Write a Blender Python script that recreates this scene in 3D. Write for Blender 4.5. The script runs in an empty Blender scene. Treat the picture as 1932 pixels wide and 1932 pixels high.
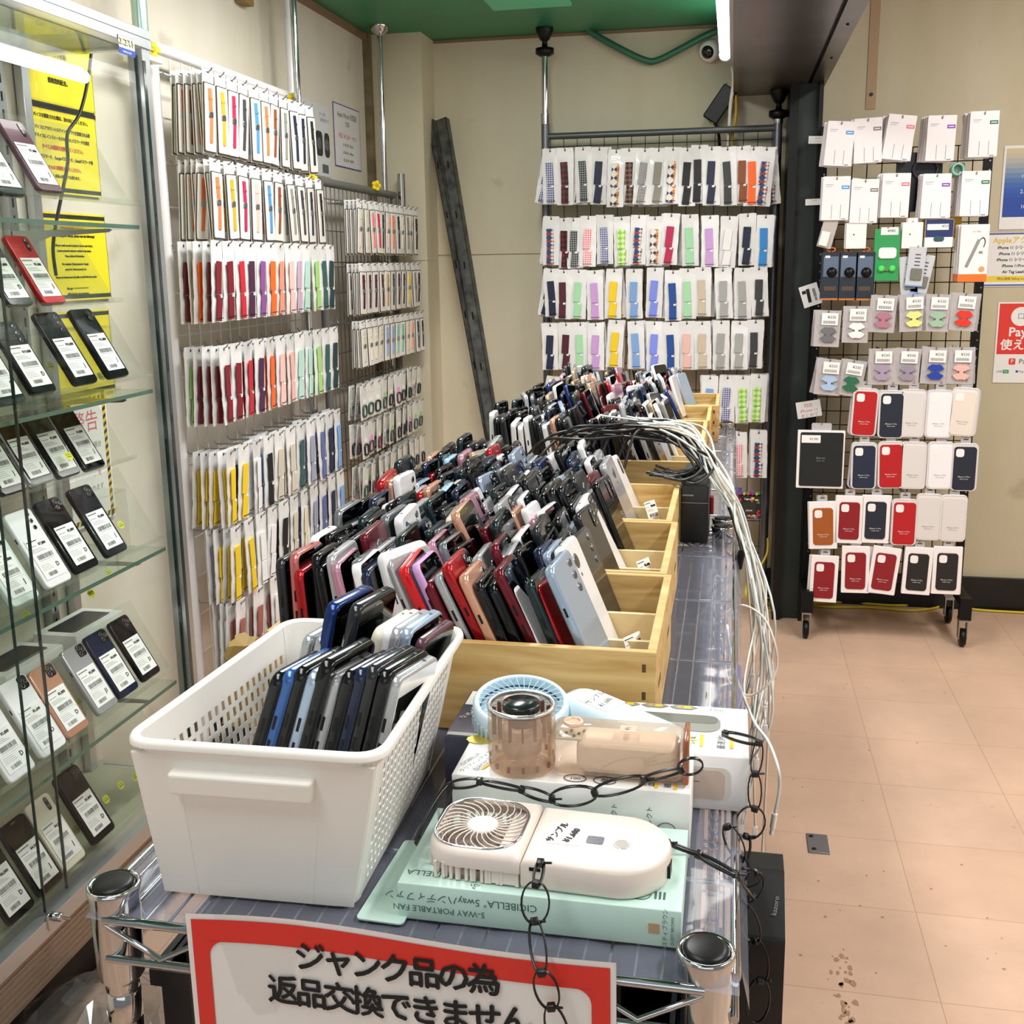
import bpy, bmesh, math, random
from mathutils import Matrix, Vector, Euler
R = math.radians
rng = random.Random(7)
SC = bpy.context.scene
COL = SC.collection

# ------------------------------------------------------------------ camera
CAMH, FPX, CXP, CYP = 1.40, 2018.2, 966.0, 911.2
YAW, PITCH, ROLL = 0.2030884, 0.2025473, -0.0143885
def _axes():
    cy, sy, cp, sp = math.cos(YAW), math.sin(YAW), math.cos(PITCH), math.sin(PITCH)
    F = Vector((-sy*cp, cy*cp, -sp)); r = Vector((cy, sy, 0)); u = r.cross(F)
    c, s = math.cos(ROLL), math.sin(ROLL)
    return c*r + s*u, -s*r + c*u, F
AR, AU, AF = _axes()
CAMO = Vector((0, 0, CAMH))
cd = bpy.data.cameras.new('camera'); cam = bpy.data.objects.new('camera', cd); COL.objects.link(cam)
cam.matrix_world = Matrix(((AR.x, AU.x, -AF.x, 0), (AR.y, AU.y, -AF.y, 0), (AR.z, AU.z, -AF.z, CAMH), (0, 0, 0, 1)))
cd.sensor_width = 36; cd.lens = FPX/1932*36; cd.shift_y = -(966-CYP)/1932; cd.clip_start = .02
SC.camera = cam
def at(x, y, **k):
    """point seen at photo pixel x, y on the plane X=, Y= or Z= (survey helper)"""
    d = AF + AR*((x-CXP)/FPX) - AU*((y-CYP)/FPX)
    if 'X' in k: t = k['X']/d.x
    elif 'Y' in k: t = k['Y']/d.y
    else: t = (k['Z']-CAMH)/d.z
    return CAMO + d*t

# ------------------------------------------------------------------ world, lights, exposure
w = bpy.data.worlds.new('world'); SC.world = w; w.use_nodes = True
w.node_tree.nodes['Background'].inputs[0].default_value = (.95, .98, 1, 1)
w.node_tree.nodes['Background'].inputs[1].default_value = .24
def area(name, loc, sx, sy, e, col=(1, .985, .965), rot=(0, 0, 0)):
    l = bpy.data.lights.new(name, 'AREA'); l.shape = 'RECTANGLE'; l.size = sx; l.size_y = sy; l.energy = e; l.color = col
    o = bpy.data.objects.new(name, l); o.location = loc; o.rotation_euler = rot; COL.objects.link(o); return o
area('ceiling_light', (-.60, .35, 2.27), .30, 1.2, 14.5)
area('ceiling_light', (-.62, 2.5, 2.27), .25, 1.3, 37)
area('ceiling_light', (1.25, .8, 2.6), .25, 1.2, 40)
area('ceiling_light', (1.35, 2.7, 2.6), .25, 1.2, 40)
area('shop_light', (.1, -1.9, 1.75), 2.6, 1.3, 12, rot=(R(82), 0, 0))  # added front fill behind the camera, standing in for other shop lamps
SC.view_settings.view_transform = 'Standard'; SC.view_settings.look = 'None'
SC.view_settings.exposure = 0.0; SC.view_settings.gamma = 1; SC.view_settings.use_curve_mapping = False
SC.cycles.max_bounces = 7; SC.cycles.transparent_max_bounces = 24; SC.cycles.diffuse_bounces = 4; SC.cycles.glossy_bounces = 4; SC.cycles.transmission_bounces = 6
SC.cycles.caustics_reflective = False; SC.cycles.caustics_refractive = False

# ------------------------------------------------------------------ materials
def lin(h):
    h = h.lstrip('#'); c = [int(h[i:i+2], 16)/255 for i in (0, 2, 4)]
    return tuple((x/12.92 if x <= .04045 else ((x+.055)/1.055)**2.4) for x in c) + (1,)
MATS = {}
def mat(name, col, rough=.5, metal=0, spec=.5, coat=0, noise=0, nscale=8, bump=0, bscale=60, emit=0):
    if name in MATS: return MATS[name]
    m = bpy.data.materials.new(name); m.use_nodes = True; nt = m.node_tree; b = nt.nodes['Principled BSDF']
    c = lin(col) if isinstance(col, str) else col
    b.inputs['Base Color'].default_value = c; b.inputs['Roughness'].default_value = rough
    b.inputs['Metallic'].default_value = metal; b.inputs['Specular IOR Level'].default_value = spec
    b.inputs['Coat Weight'].default_value = coat
    if noise or bump: tc = nt.nodes.new('ShaderNodeTexCoord')
    if noise:
        n = nt.nodes.new('ShaderNodeTexNoise'); n.inputs['Scale'].default_value = nscale; n.inputs['Detail'].default_value = 6
        nt.links.new(tc.outputs['Object'], n.inputs['Vector'])
        mx = nt.nodes.new('ShaderNodeMix'); mx.data_type = 'RGBA'; mx.blend_type = 'MULTIPLY'; mx.inputs[0].default_value = 1
        rp = nt.nodes.new('ShaderNodeMapRange'); rp.inputs[1].default_value = .3; rp.inputs[2].default_value = .7
        rp.inputs[3].default_value = 1-noise; rp.inputs[4].default_value = 1
        nt.links.new(n.outputs['Fac'], rp.inputs[0]); mx.inputs[6].default_value = c; nt.links.new(rp.outputs[0], mx.inputs[7])
        nt.links.new(mx.outputs[2], b.inputs['Base Color'])
    if bump:
        n2 = nt.nodes.new('ShaderNodeTexNoise'); n2.inputs['Scale'].default_value = bscale; nt.links.new(tc.outputs['Object'], n2.inputs['Vector'])
        bp = nt.nodes.new('ShaderNodeBump'); bp.inputs['Strength'].default_value = bump; bp.inputs['Distance'].default_value = .002
        nt.links.new(n2.outputs['Fac'], bp.inputs['Height']); nt.links.new(bp.outputs[0], b.inputs['Normal'])
    if emit:
        b.inputs['Emission Color'].default_value = c; b.inputs['Emission Strength'].default_value = emit
    MATS[name] = m; return m
def clear(name, tint=(1, 1, 1), gloss=.12, rough=.03, haze=0.0, hazecol=(1, 1, 1), fres=1.45):
    """thin clear plastic or glass: mostly see-through with a glossy skin"""
    if name in MATS: return MATS[name]
    m = bpy.data.materials.new(name); m.use_nodes = True; nt = m.node_tree; nt.nodes.clear()
    out = nt.nodes.new('ShaderNodeOutputMaterial'); tr = nt.nodes.new('ShaderNodeBsdfTransparent'); tr.inputs[0].default_value = (*tint, 1)
    gl = nt.nodes.new('ShaderNodeBsdfGlossy'); gl.inputs['Roughness'].default_value = rough
    fr = nt.nodes.new('ShaderNodeLayerWeight'); fr.inputs[0].default_value = .5      # Schlick reflectance of one skin
    pw = nt.nodes.new('ShaderNodeMath'); pw.operation = 'POWER'; pw.inputs[1].default_value = 5; nt.links.new(fr.outputs['Facing'], pw.inputs[0])
    mth = nt.nodes.new('ShaderNodeMath'); mth.operation = 'MULTIPLY_ADD'; mth.inputs[1].default_value = .45; mth.inputs[2].default_value = gloss*.15
    nt.links.new(pw.outputs[0], mth.inputs[0])
    mx = nt.nodes.new('ShaderNodeMixShader'); nt.links.new(mth.outputs[0], mx.inputs[0])
    base = tr
    if haze:
        df = nt.nodes.new('ShaderNodeBsdfDiffuse'); df.inputs[0].default_value = (*hazecol, 1)
        m2 = nt.nodes.new('ShaderNodeMixShader'); m2.inputs[0].default_value = haze
        nt.links.new(tr.outputs[0], m2.inputs[1]); nt.links.new(df.outputs[0], m2.inputs[2]); base = m2
    nt.links.new(base.outputs[0], mx.inputs[1]); nt.links.new(gl.outputs[0], mx.inputs[2]); nt.links.new(mx.outputs[0], out.inputs[0])
    MATS[name] = m; return m
def checker(name, c1, c2, scale=120, rough=.6, c3=None):
    """woven argyle pattern of a textile strap"""
    if name in MATS: return MATS[name]
    m = mat(name, c1, rough); nt = m.node_tree; b = nt.nodes['Principled BSDF']
    tc = nt.nodes.new('ShaderNodeTexCoord'); mp = nt.nodes.new('ShaderNodeMapping'); mp.inputs['Rotation'].default_value = (0, 0, R(45))
    # local plane of the strap is Y/Z or X/Z: fold both into two coordinates
    sp = nt.nodes.new('ShaderNodeSeparateXYZ'); ad = nt.nodes.new('ShaderNodeMath'); ad.operation = 'ADD'
    cb = nt.nodes.new('ShaderNodeCombineXYZ'); nt.links.new(tc.outputs['Object'], sp.inputs[0])
    nt.links.new(sp.outputs[0], ad.inputs[0]); nt.links.new(sp.outputs[1], ad.inputs[1])
    nt.links.new(ad.outputs[0], cb.inputs[0]); nt.links.new(sp.outputs[2], cb.inputs[1]); nt.links.new(cb.outputs[0], mp.inputs[0])
    ck = nt.nodes.new('ShaderNodeTexChecker'); ck.inputs['Scale'].default_value = scale; ck.inputs['Color1'].default_value = lin(c1); ck.inputs['Color2'].default_value = lin(c2)
    nt.links.new(mp.outputs[0], ck.inputs[0]); src = ck.outputs[0]
    if c3:
        ck2 = nt.nodes.new('ShaderNodeTexChecker'); ck2.inputs['Scale'].default_value = scale*.5; mx = nt.nodes.new('ShaderNodeMix'); mx.data_type = 'RGBA'
        nt.links.new(mp.outputs[0], ck2.inputs[0]); nt.links.new(ck2.outputs[1], mx.inputs[0]); nt.links.new(src, mx.inputs[6]); mx.inputs[7].default_value = lin(c3); src = mx.outputs[2]
    nt.links.new(src, b.inputs['Base Color']); return m

# ------------------------------------------------------------------ mesh builder
I4 = Matrix.Identity(4)
def TR(x, y, z): return Matrix.Translation((x, y, z))
def RX(a): return Matrix.Rotation(R(a), 4, 'X')
def RY(a): return Matrix.Rotation(R(a), 4, 'Y')
def RZ(a): return Matrix.Rotation(R(a), 4, 'Z')
FX = Matrix(((0, 0, 1, 0), (1, 0, 0, 0), (0, 1, 0, 0), (0, 0, 0, 1)))      # plane facing +X (x->Y, y->Z)
FY = Matrix(((1, 0, 0, 0), (0, 0, -1, 0), (0, 1, 0, 0), (0, 0, 0, 1)))     # plane facing -Y (x->X, y->Z)
def rrect(w, h, r, n=5):
    r = min(r, w/2-1e-5, h/2-1e-5); p = []
    if r <= 1e-5: return [(-w/2, -h/2), (w/2, -h/2), (w/2, h/2), (-w/2, h/2)]
    for cx, cy, a0 in ((w/2-r, -h/2+r, -90), (w/2-r, h/2-r, 0), (-w/2+r, h/2-r, 90), (-w/2+r, -h/2+r, 180)):
        for i in range(n+1):
            a = R(a0+90*i/n); p.append((cx+r*math.cos(a), cy+r*math.sin(a)))
    return p
_TXT = {}
def text_geo(s):
    if s not in _TXT:
        c = bpy.data.curves.new('t', 'FONT'); c.body = s; c.size = 1; c.resolution_u = 2; c.align_x = 'CENTER'; c.align_y = 'CENTER'
        o = bpy.data.objects.new('t', c); COL.objects.link(o)
        dg = bpy.context.evaluated_depsgraph_get(); me = bpy.data.meshes.new_from_object(o.evaluated_get(dg))
        _TXT[s] = ([tuple(v.co) for v in me.vertices], [tuple(p.vertices) for p in me.polygons])
        bpy.data.objects.remove(o); bpy.data.curves.remove(c); bpy.data.meshes.remove(me)
    return _TXT[s]
class MB:
    def __init__(s, M=I4): s.v = []; s.f = []; s.mi = []; s.sm = []; s.M = M.copy()
    def add(s, vs, fs, mi=0, sm=False, M=None):
        T = s.M @ M if M is not None else s.M
        o = len(s.v); s.v += [tuple(T @ Vector(p)) for p in vs]
        s.f += [tuple(i+o for i in f) for f in fs]; s.mi += [mi]*len(fs); s.sm += [sm]*len(fs); return s
    def box(s, x0, x1, y0, y1, z0, z1, mi=0, M=None):
        v = [(x0, y0, z0), (x1, y0, z0), (x1, y1, z0), (x0, y1, z0), (x0, y0, z1), (x1, y0, z1), (x1, y1, z1), (x0, y1, z1)]
        return s.add(v, [(0, 3, 2, 1), (4, 5, 6, 7), (0, 1, 5, 4), (1, 2, 6, 5), (2, 3, 7, 6), (3, 0, 4, 7)], mi, False, M)
    def loft(s, rings, mi=0, sm=True, caps=(True, True), capmi=(None, None), M=None):
        n = len(rings[0]); vs = [p for r in rings for p in r]; fs = []
        for i in range(len(rings)-1):
            for j in range(n): fs.append((i*n+j, i*n+(j+1) % n, (i+1)*n+(j+1) % n, (i+1)*n+j))
        s.add(vs, fs, mi, sm, M)
        if caps[0]: s.add(rings[0], [tuple(range(n-1, -1, -1))], mi if capmi[0] is None else capmi[0], False, M)
        if caps[1]: s.add(rings[-1], [tuple(range(n))], mi if capmi[1] is None else capmi[1], False, M)
        return s
    def slab(s, w, h, t, r=0, bev=0, mi=0, M=None, top=None, bot=None, n=5, z0=None):
        """rounded slab in the local xy plane, from z0 (default centred) up t"""
        z = -t/2 if z0 is None else z0; bev = min(bev, t*.49)
        if bev > 0:
            st = [(bev, 0), (bev*.3, bev*.3), (0, bev), (0, t-bev), (bev*.3, t-bev*.3), (bev, t)]
        else: st = [(0, 0), (0, t)]
        rings = [[(x, y, z+dz) for x, y in rrect(w-2*i, h-2*i, max(r-i, 3e-5) if r > 0 else 0, n)] for i, dz in st]
        if r > 0: pass
        return s.loft(rings, mi, r > 0 or bev > 0, (True, True), (bot, top), M)
    def prism(s, poly, z0, z1, mi=0, M=None, sm=False):
        return s.loft([[(x, y, z0) for x, y in poly], [(x, y, z1) for x, y in poly]], mi, sm, M=M)
    def lathe(s, prof, n=24, mi=0, M=None, caps=(True, True), sm=True):
        rings = [[(r*math.cos(2*math.pi*i/n), r*math.sin(2*math.pi*i/n), z) for i in range(n)] for r, z in prof]
        return s.loft(rings, mi, sm, caps, M=M)
    def tube(s, pts, r, n=8, mi=0, closed=False, M=None, flat=None):
        pts = [Vector(p) for p in pts]; m = len(pts); rings = []; prev = None
        for i, p in enumerate(pts):
            a = pts[(i-1) % m] if (closed or i > 0) else p; b = pts[(i+1) % m] if (closed or i < m-1) else p
            d = (b-a).normalized() if (b-a).length > 1e-9 else Vector((0, 0, 1))
            if prev is None:
                u = d.orthogonal().normalized() if flat is None else (Vector(flat)-d*Vector(flat).dot(d)).normalized()
            else:
                u = (prev-d*prev.dot(d)); u = u.normalized() if u.length > 1e-6 else d.orthogonal().normalized()
            prev = u; q = d.cross(u); rr = r if not isinstance(r, (list, tuple)) else r[i]
            ru, rq = (rr, rr) if flat is None else (rr, rr*.45)
            rings.append([tuple(p+u*ru*math.cos(2*math.pi*j/n)+q*rq*math.sin(2*math.pi*j/n)) for j in range(n)])
        if closed:
            vs = [p for g in rings for p in g]; fs = []
            for i in range(m):
                k = (i+1) % m
                for j in range(n): fs.append((i*n+j, i*n+(j+1) % n, k*n+(j+1) % n, k*n+j))
            return s.add(vs, fs, mi, True, M)
        return s.loft(rings, mi, True, M=M)
    def bar(s, a, b, r, n=8, mi=0): return s.tube([a, b], r, n, mi)
    def quad(s, a, b, c, d, mi=0, M=None): return s.add([a, b, c, d], [(0, 1, 2, 3)], mi, False, M)
    def text(s, t, size, M, mi=0, sx=1.0, bold=0):
        v, f = text_geo(t)
        s.add([(x*size*sx, y*size, 0) for x, y, z in v], f, mi, False, M)
        if bold:
            for q, (dx, dy) in enumerate(((bold, 0), (-bold, 0), (0, bold), (0, -bold))):
                s.add([((x+dx)*size*sx, (y+dy)*size, .00015*(q+1)) for x, y, z in v], f, mi, False, M)
        return s
    def mesh(s, name, mats):
        me = bpy.data.meshes.new(name); me.from_pydata(s.v, [], s.f)
        for m in mats: me.materials.append(m)
        me.polygons.foreach_set('material_index', s.mi); me.polygons.foreach_set('use_smooth', s.sm); me.update(); return me
def smooth_path(pts, k=6):
    """Catmull-Rom through the points"""
    P = [Vector(p) for p in pts]; out = []
    for i in range(len(P)-1):
        a = P[max(i-1, 0)]; b = P[i]; c = P[i+1]; d = P[min(i+2, len(P)-1)]
        for j in range(k):
            t = j/k; out.append(.5*((2*b)+(c-a)*t+(2*a-5*b+4*c-d)*t*t+(3*b-a-3*c+d)*t**3))
    out.append(P[-1]); return out
def obj(name, geo, mats=None, parent=None, loc=(0, 0, 0), rot=(0, 0, 0), label=None):
    me = geo.mesh(name, mats) if isinstance(geo, MB) else geo
    o = bpy.data.objects.new(name, me); COL.objects.link(o); o.location = loc; o.rotation_euler = rot
    if parent is not None: o.parent = parent
    if label: o['label'] = label
    return o
def tag(o, label, cat, group=None):
    if not 4 <= len(label.split()) <= 16: print('LABEL LENGTH', len(label.split()), label)
    o['label'] = label; o['category'] = cat
    if group: o['group'] = group
    return o
def thing(name, label, cat, loc=(0, 0, 0), rot=(0, 0, 0), group=None):
    o = bpy.data.objects.new(name, None); COL.objects.link(o); o.location = loc; o.rotation_euler = rot; o.empty_display_size = .02
    return tag(o, label, cat, group)
def struct(name, geo, mats, parent=None, **k):
    o = obj(name, geo, mats, parent, **k)
    if parent is None: o['kind'] = 'structure'
    return o
ORD = ['first', 'second', 'third', 'fourth', 'fifth', 'sixth', 'seventh', 'eighth', 'ninth', 'tenth', 'eleventh', 'twelfth', 'thirteenth', 'fourteenth', 'fifteenth', 'sixteenth', 'seventeenth', 'eighteenth', 'nineteenth', 'twentieth', 'twenty-first', 'twenty-second', 'twenty-third', 'twenty-fourth', 'twenty-fifth', 'twenty-sixth']
# ------------------------------------------------------------------ shared materials
WHITE = mat('white_plastic', '#f1efec', .35); BLACK = mat('black_plastic', '#08090a', .38, spec=.3); DARK = mat('dark_steel', '#26292b', .4, .6)
CHROME = mat('chrome', '#c3c6c9', .09, 1.0); STEEL = mat('satin_steel', '#a9adb0', .3, 1.0); ALU = mat('aluminium', '#c9ccd0', .28, .85)
PAPER = mat('white_paper', '#f3f2f0', .7); INK = mat('black_ink', '#141414', .7); REDINK = mat('red_ink', '#d8322c', .6); GREYINK = mat('grey_ink', '#8b8b8d', .7)
YEL = mat('yellow_ink', '#f6c524', .6); BLUEINK = mat('blue_ink', '#2a48a8', .6)
CARDW = mat('white_card', '#efeeec', .45); CARDG = mat('grey_card_edge', '#b9b4a6', .6)

def wall_mat(name, c, dirt, stain):
    m = mat(name, c, .75); nt = m.node_tree; b = nt.nodes['Principled BSDF']; L = nt.links
    tc = nt.nodes.new('ShaderNodeTexCoord'); n1 = nt.nodes.new('ShaderNodeTexNoise'); n1.inputs['Scale'].default_value = 1.1; n1.inputs['Detail'].default_value = 8; n1.inputs['Roughness'].default_value = .6
    mp = nt.nodes.new('ShaderNodeMapping'); mp.inputs['Scale'].default_value = (1.3, 1.3, .45)
    L.new(tc.outputs['Object'], mp.inputs[0]); L.new(mp.outputs[0], n1.inputs['Vector'])
    cr = nt.nodes.new('ShaderNodeValToRGB'); cr.color_ramp.elements[0].position = .38; cr.color_ramp.elements[1].position = .62
    cr.color_ramp.elements[0].color = lin(dirt); cr.color_ramp.elements[1].color = lin(c)
    L.new(n1.outputs['Fac'], cr.inputs[0])
    n2 = nt.nodes.new('ShaderNodeTexNoise'); n2.inputs['Scale'].default_value = 5; n2.inputs['Detail'].default_value = 10; L.new(tc.outputs['Object'], n2.inputs['Vector'])
    r2 = nt.nodes.new('ShaderNodeMapRange'); r2.inputs[1].default_value = .64; r2.inputs[2].default_value = .78; L.new(n2.outputs['Fac'], r2.inputs[0])
    mx = nt.nodes.new('ShaderNodeMix'); mx.data_type = 'RGBA'; L.new(r2.outputs[0], mx.inputs[0]); L.new(cr.outputs[0], mx.inputs[6]); mx.inputs[7].default_value = lin(stain)
    L.new(mx.outputs[2], b.inputs['Base Color'])
    bp = nt.nodes.new('ShaderNodeBump'); bp.inputs['Strength'].default_value = .08; L.new(n2.outputs['Fac'], bp.inputs['Height']); L.new(bp.outputs[0], b.inputs['Normal'])
    return m
W_BACK = wall_mat('back_wall_paint', '#d6cdb6', '#c6bd9f', '#a99f84'); W_LEFT = wall_mat('left_wall_paint', '#e2dbd0', '#d3cab8', '#b5ab94')
BASEB = mat('black_baseboard', '#0b0b0c', .4)

def floor_mat():
    m = mat('vinyl_floor_tiles', '#cbaa92', .38, spec=.4); nt = m.node_tree; b = nt.nodes['Principled BSDF']; L = nt.links
    tc = nt.nodes.new('ShaderNodeTexCoord'); br = nt.nodes.new('ShaderNodeTexBrick'); br.offset = 0; br.squash = 1
    mp = nt.nodes.new('ShaderNodeMapping'); mp.inputs['Location'].default_value = (-.114, -.153, 0); L.new(tc.outputs['Object'], mp.inputs[0]); L.new(mp.outputs[0], br.inputs['Vector'])
    br.inputs['Scale'].default_value = 1; br.inputs['Brick Width'].default_value = .3133; br.inputs['Row Height'].default_value = .2965
    br.inputs['Mortar Size'].default_value = .0009; br.inputs['Mortar Smooth'].default_value = .3; br.inputs['Bias'].default_value = 0
    br.inputs['Color1'].default_value = lin('#d4b39b'); br.inputs['Color2'].default_value = lin('#cfad95'); br.inputs['Mortar'].default_value = lin('#a98871')
    n1 = nt.nodes.new('ShaderNodeTexNoise'); n1.inputs['Scale'].default_value = 2.3; n1.inputs['Detail'].default_value = 8; n1.inputs['Roughness'].default_value = .65; L.new(tc.outputs['Object'], n1.inputs['Vector'])
    r1 = nt.nodes.new('ShaderNodeMapRange'); r1.inputs[1].default_value = .35; r1.inputs[2].default_value = .65; r1.inputs[3].default_value = .84; r1.inputs[4].default_value = 1.04; L.new(n1.outputs['Fac'], r1.inputs[0])
    mx = nt.nodes.new('ShaderNodeMix'); mx.data_type = 'RGBA'; mx.blend_type = 'MULTIPLY'; mx.inputs[0].default_value = 1; L.new(br.outputs['Color'], mx.inputs[6]); L.new(r1.outputs[0], mx.inputs[7])
    n2 = nt.nodes.new('ShaderNodeTexNoise'); n2.inputs['Scale'].default_value = 38; n2.inputs['Detail'].default_value = 4; L.new(tc.outputs['Object'], n2.inputs['Vector'])
    n3 = nt.nodes.new('ShaderNodeTexNoise'); n3.inputs['Scale'].default_value = 1.6; n3.inputs['Detail'].default_value = 2; L.new(tc.outputs['Object'], n3.inputs['Vector'])
    r2 = nt.nodes.new('ShaderNodeMapRange'); r2.inputs[1].default_value = .66; r2.inputs[2].default_value = .72; L.new(n2.outputs['Fac'], r2.inputs[0])
    r3 = nt.nodes.new('ShaderNodeMapRange'); r3.inputs[1].default_value = .5; r3.inputs[2].default_value = .66; r3.inputs[4].default_value = .75; L.new(n3.outputs['Fac'], r3.inputs[0])
    mu = nt.nodes.new('ShaderNodeMath'); mu.operation = 'MULTIPLY'; L.new(r2.outputs[0], mu.inputs[0]); L.new(r3.outputs[0], mu.inputs[1])
    m2 = nt.nodes.new('ShaderNodeMix'); m2.data_type = 'RGBA'; L.new(mu.outputs[0], m2.inputs[0]); L.new(mx.outputs[2], m2.inputs[6]); m2.inputs[7].default_value = lin('#94765d')
    L.new(m2.outputs[2], b.inputs['Base Color'])
    rr = nt.nodes.new('ShaderNodeMapRange'); rr.inputs[3].default_value = .28; rr.inputs[4].default_value = .5; L.new(n1.outputs['Fac'], rr.inputs[0]); L.new(rr.outputs[0], b.inputs['Roughness'])
    return m
XL, YB, YP, ZC = -1.444, 4.44, 4.264, 2.285
struct('floor', MB().box(-1.8, 3.2, -2.2, 4.7, -.06, 0), [floor_mat()])
struct('wall_left', MB().box(XL-.08, XL, -.6, 4.7, 0, 2.75), [W_LEFT])
# back wall in three boards with shallow groove between the lower and upper panels
bw = MB(); gz = at(1005, 478, Y=YB).z
bw.box(XL-.1, 3.0, YB, YB+.1, 0, gz-.010).box(XL-.1, 3.0, YB+.008, YB+.1, gz-.010, gz).box(XL-.1, 3.0, YB, YB+.1, gz, 2.75)
struct('wall_back', bw, [W_BACK])
struct('wall_right', MB().box(2.9, 3.0, -.6, 4.6, 0, 2.75), [W_BACK])
pl = MB().box(XL, -1.215, YP, YB, 0, 1.405).box(XL, -1.216, YP+.004, YB, 1.405, 1.417).box(XL, -1.215, YP, YB, 1.417, ZC)
struct('wall_pillar', pl, [W_BACK])
struct('trim_1', MB().box(XL, XL+.028, YP-.03, YP, 0, ZC), [mat('corner_grime_wood', '#86765a', .8, noise=.6, nscale=14)])
struct('ceiling', MB().box(XL-.1, 0.0, -.5, YB+.05, ZC, ZC+.06), [mat('green_ceiling_paint', '#2f8a5f', .42, noise=.18, nscale=3)])
struct('ceiling_right', MB().box(.3, 3.0, -.5, YB+.05, 2.72, 2.78), [mat('white_ceiling_paint', '#e9e6e0', .7)])
a = at(930, 0, Z=ZC); b = at(1078, 12, Z=ZC)
struct('ceiling_pale_patch', MB().box(a.x-.02, b.x+.01, 2.9, b.y-.06, ZC-.012, ZC-.001), [mat('pale_green_patch', '#55c997', .4)])  # paler green rectangle laid just under the ceiling
struct('trim_2', MB().box(XL+.0, XL+.018, -.4, YP-.03, ZC-.022, ZC-.001), [mat('ceiling_edge_brown', '#8d7359', .7)])
struct('trim_3', MB().box(-1.21, -.02, YB-.008, YB, ZC-.012, ZC-.001), [MATS['ceiling_edge_brown']])
struct('baseboard_back', MB().box(.17, 2.9, YB-.02, YB, 0, .135), [BASEB])
struct('baseboard_left', MB().box(XL, XL+.02, -.4, YP, 0, .10), [BASEB])
# shutter housing that runs along the ceiling with its column on the back wall
shm = mat('shutter_steel', '#6d635e', .33, .75, noise=.4, nscale=5)
sh = MB().box(-.018, .245, .6, YB, 2.02, 2.72, 0).box(.245, .258, .6, YB, 2.035, 2.72, 1).box(.258, .31, .6, YB, 2.02, 2.72, 0)
for k in range(7): sh.lathe([(0.004, 2.0195), (.0045, 2.0165)], 8, 1, TR(.285, 1.2+k*.5, 0))
struct('ceiling_shutter_housing', sh, [shm, BLACK])
cx = .265
cm = MB().box(.185, .215, 4.17, YB, 0, 2.02, 1).box(.215, .285, 4.20, YB, 0, 2.02, 0).box(.285, .30, 4.17, YB, 0, 2.02, 1)
struct('trim_4', cm, [mat('column_green_grey', '#26302e', .45, .2), mat('column_black', '#07090a', .35, .3)])
cv = MB().slab(.075, .40, .05, .008, .004, 0, TR(.335, YB-.06, 1.83) @ FY)
# ---- grime on the floor: worn scuffs with their own outline
sc = MB(); r2 = random.Random(3)
for k in range(90):
    t = r2.random(); x = .255+r2.gauss(0, .012)-.03*t; y = 2.05-t*.55+r2.gauss(0, .01); s = r2.uniform(.002, .008)
    sc.add([(x+s*math.cos(q)*r2.uniform(.5, 1.2), y+s*1.5*math.sin(q)*r2.uniform(.5, 1.2), .0006) for q in [i*1.047 for i in range(6)]], [tuple(range(6))])
for k in range(40):
    x = r2.uniform(.1, .6); y = r2.uniform(1.6, 3.6); s = r2.uniform(.0015, .004)
    sc.add([(x+s*math.cos(q), y+s*math.sin(q), .0006) for q in [i*1.047 for i in range(6)]], [tuple(range(6))])
o = obj('floor_scuffs', sc, [mat('scuff_brown', '#a07e63', .7)]); o['kind'] = 'stuff'
tag(o, 'dark brown scuffs and crumbs worn into the tan floor tiles', 'dirt')
t = thing('floor_plate', 'small square steel hatch plate with two screw holes set in the tan floor', 'plate', (.239, 2.477, 0))
obj('plate', MB().slab(.05, .088, .004, .002, .001, 0, z0=0), [mat('plate_steel', '#8b8b90', .4, .8)], t)
obj('screw_hole', MB().lathe([(.006, .004), (.006, .0045), (.003, .0045)], 10, 0, TR(-.014, .03, 0)), [BLACK], t)
obj('screw_hole', MB().lathe([(.006, .004), (.006, .0045), (.003, .0045)], 10, 0, TR(-.011, -.028, 0)), [BLACK], t)

# ---- lamps of the room that show
TUBE = mat('lit_tube', (1, .98, .93, 1), .4, emit=9)
t = thing('fluorescent_lamp', 'lit white tube lamp running along the side of the dark shutter housing', 'lamp', (0, 0, 0))
obj('tube', MB().tube([(-.05, 2.3, 2.13), (-.05, 4.18, 2.13)], .02, 14), [TUBE], t)
obj('batten', MB().box(-.032, -.018, 2.25, 4.25, 2.10, 2.16), [WHITE], t)
obj('end_cap', MB().lathe([(.022, 0), (.022, .03)], 14, 0, TR(-.05, 4.18, 2.13) @ RX(-90)), [WHITE], t)
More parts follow.
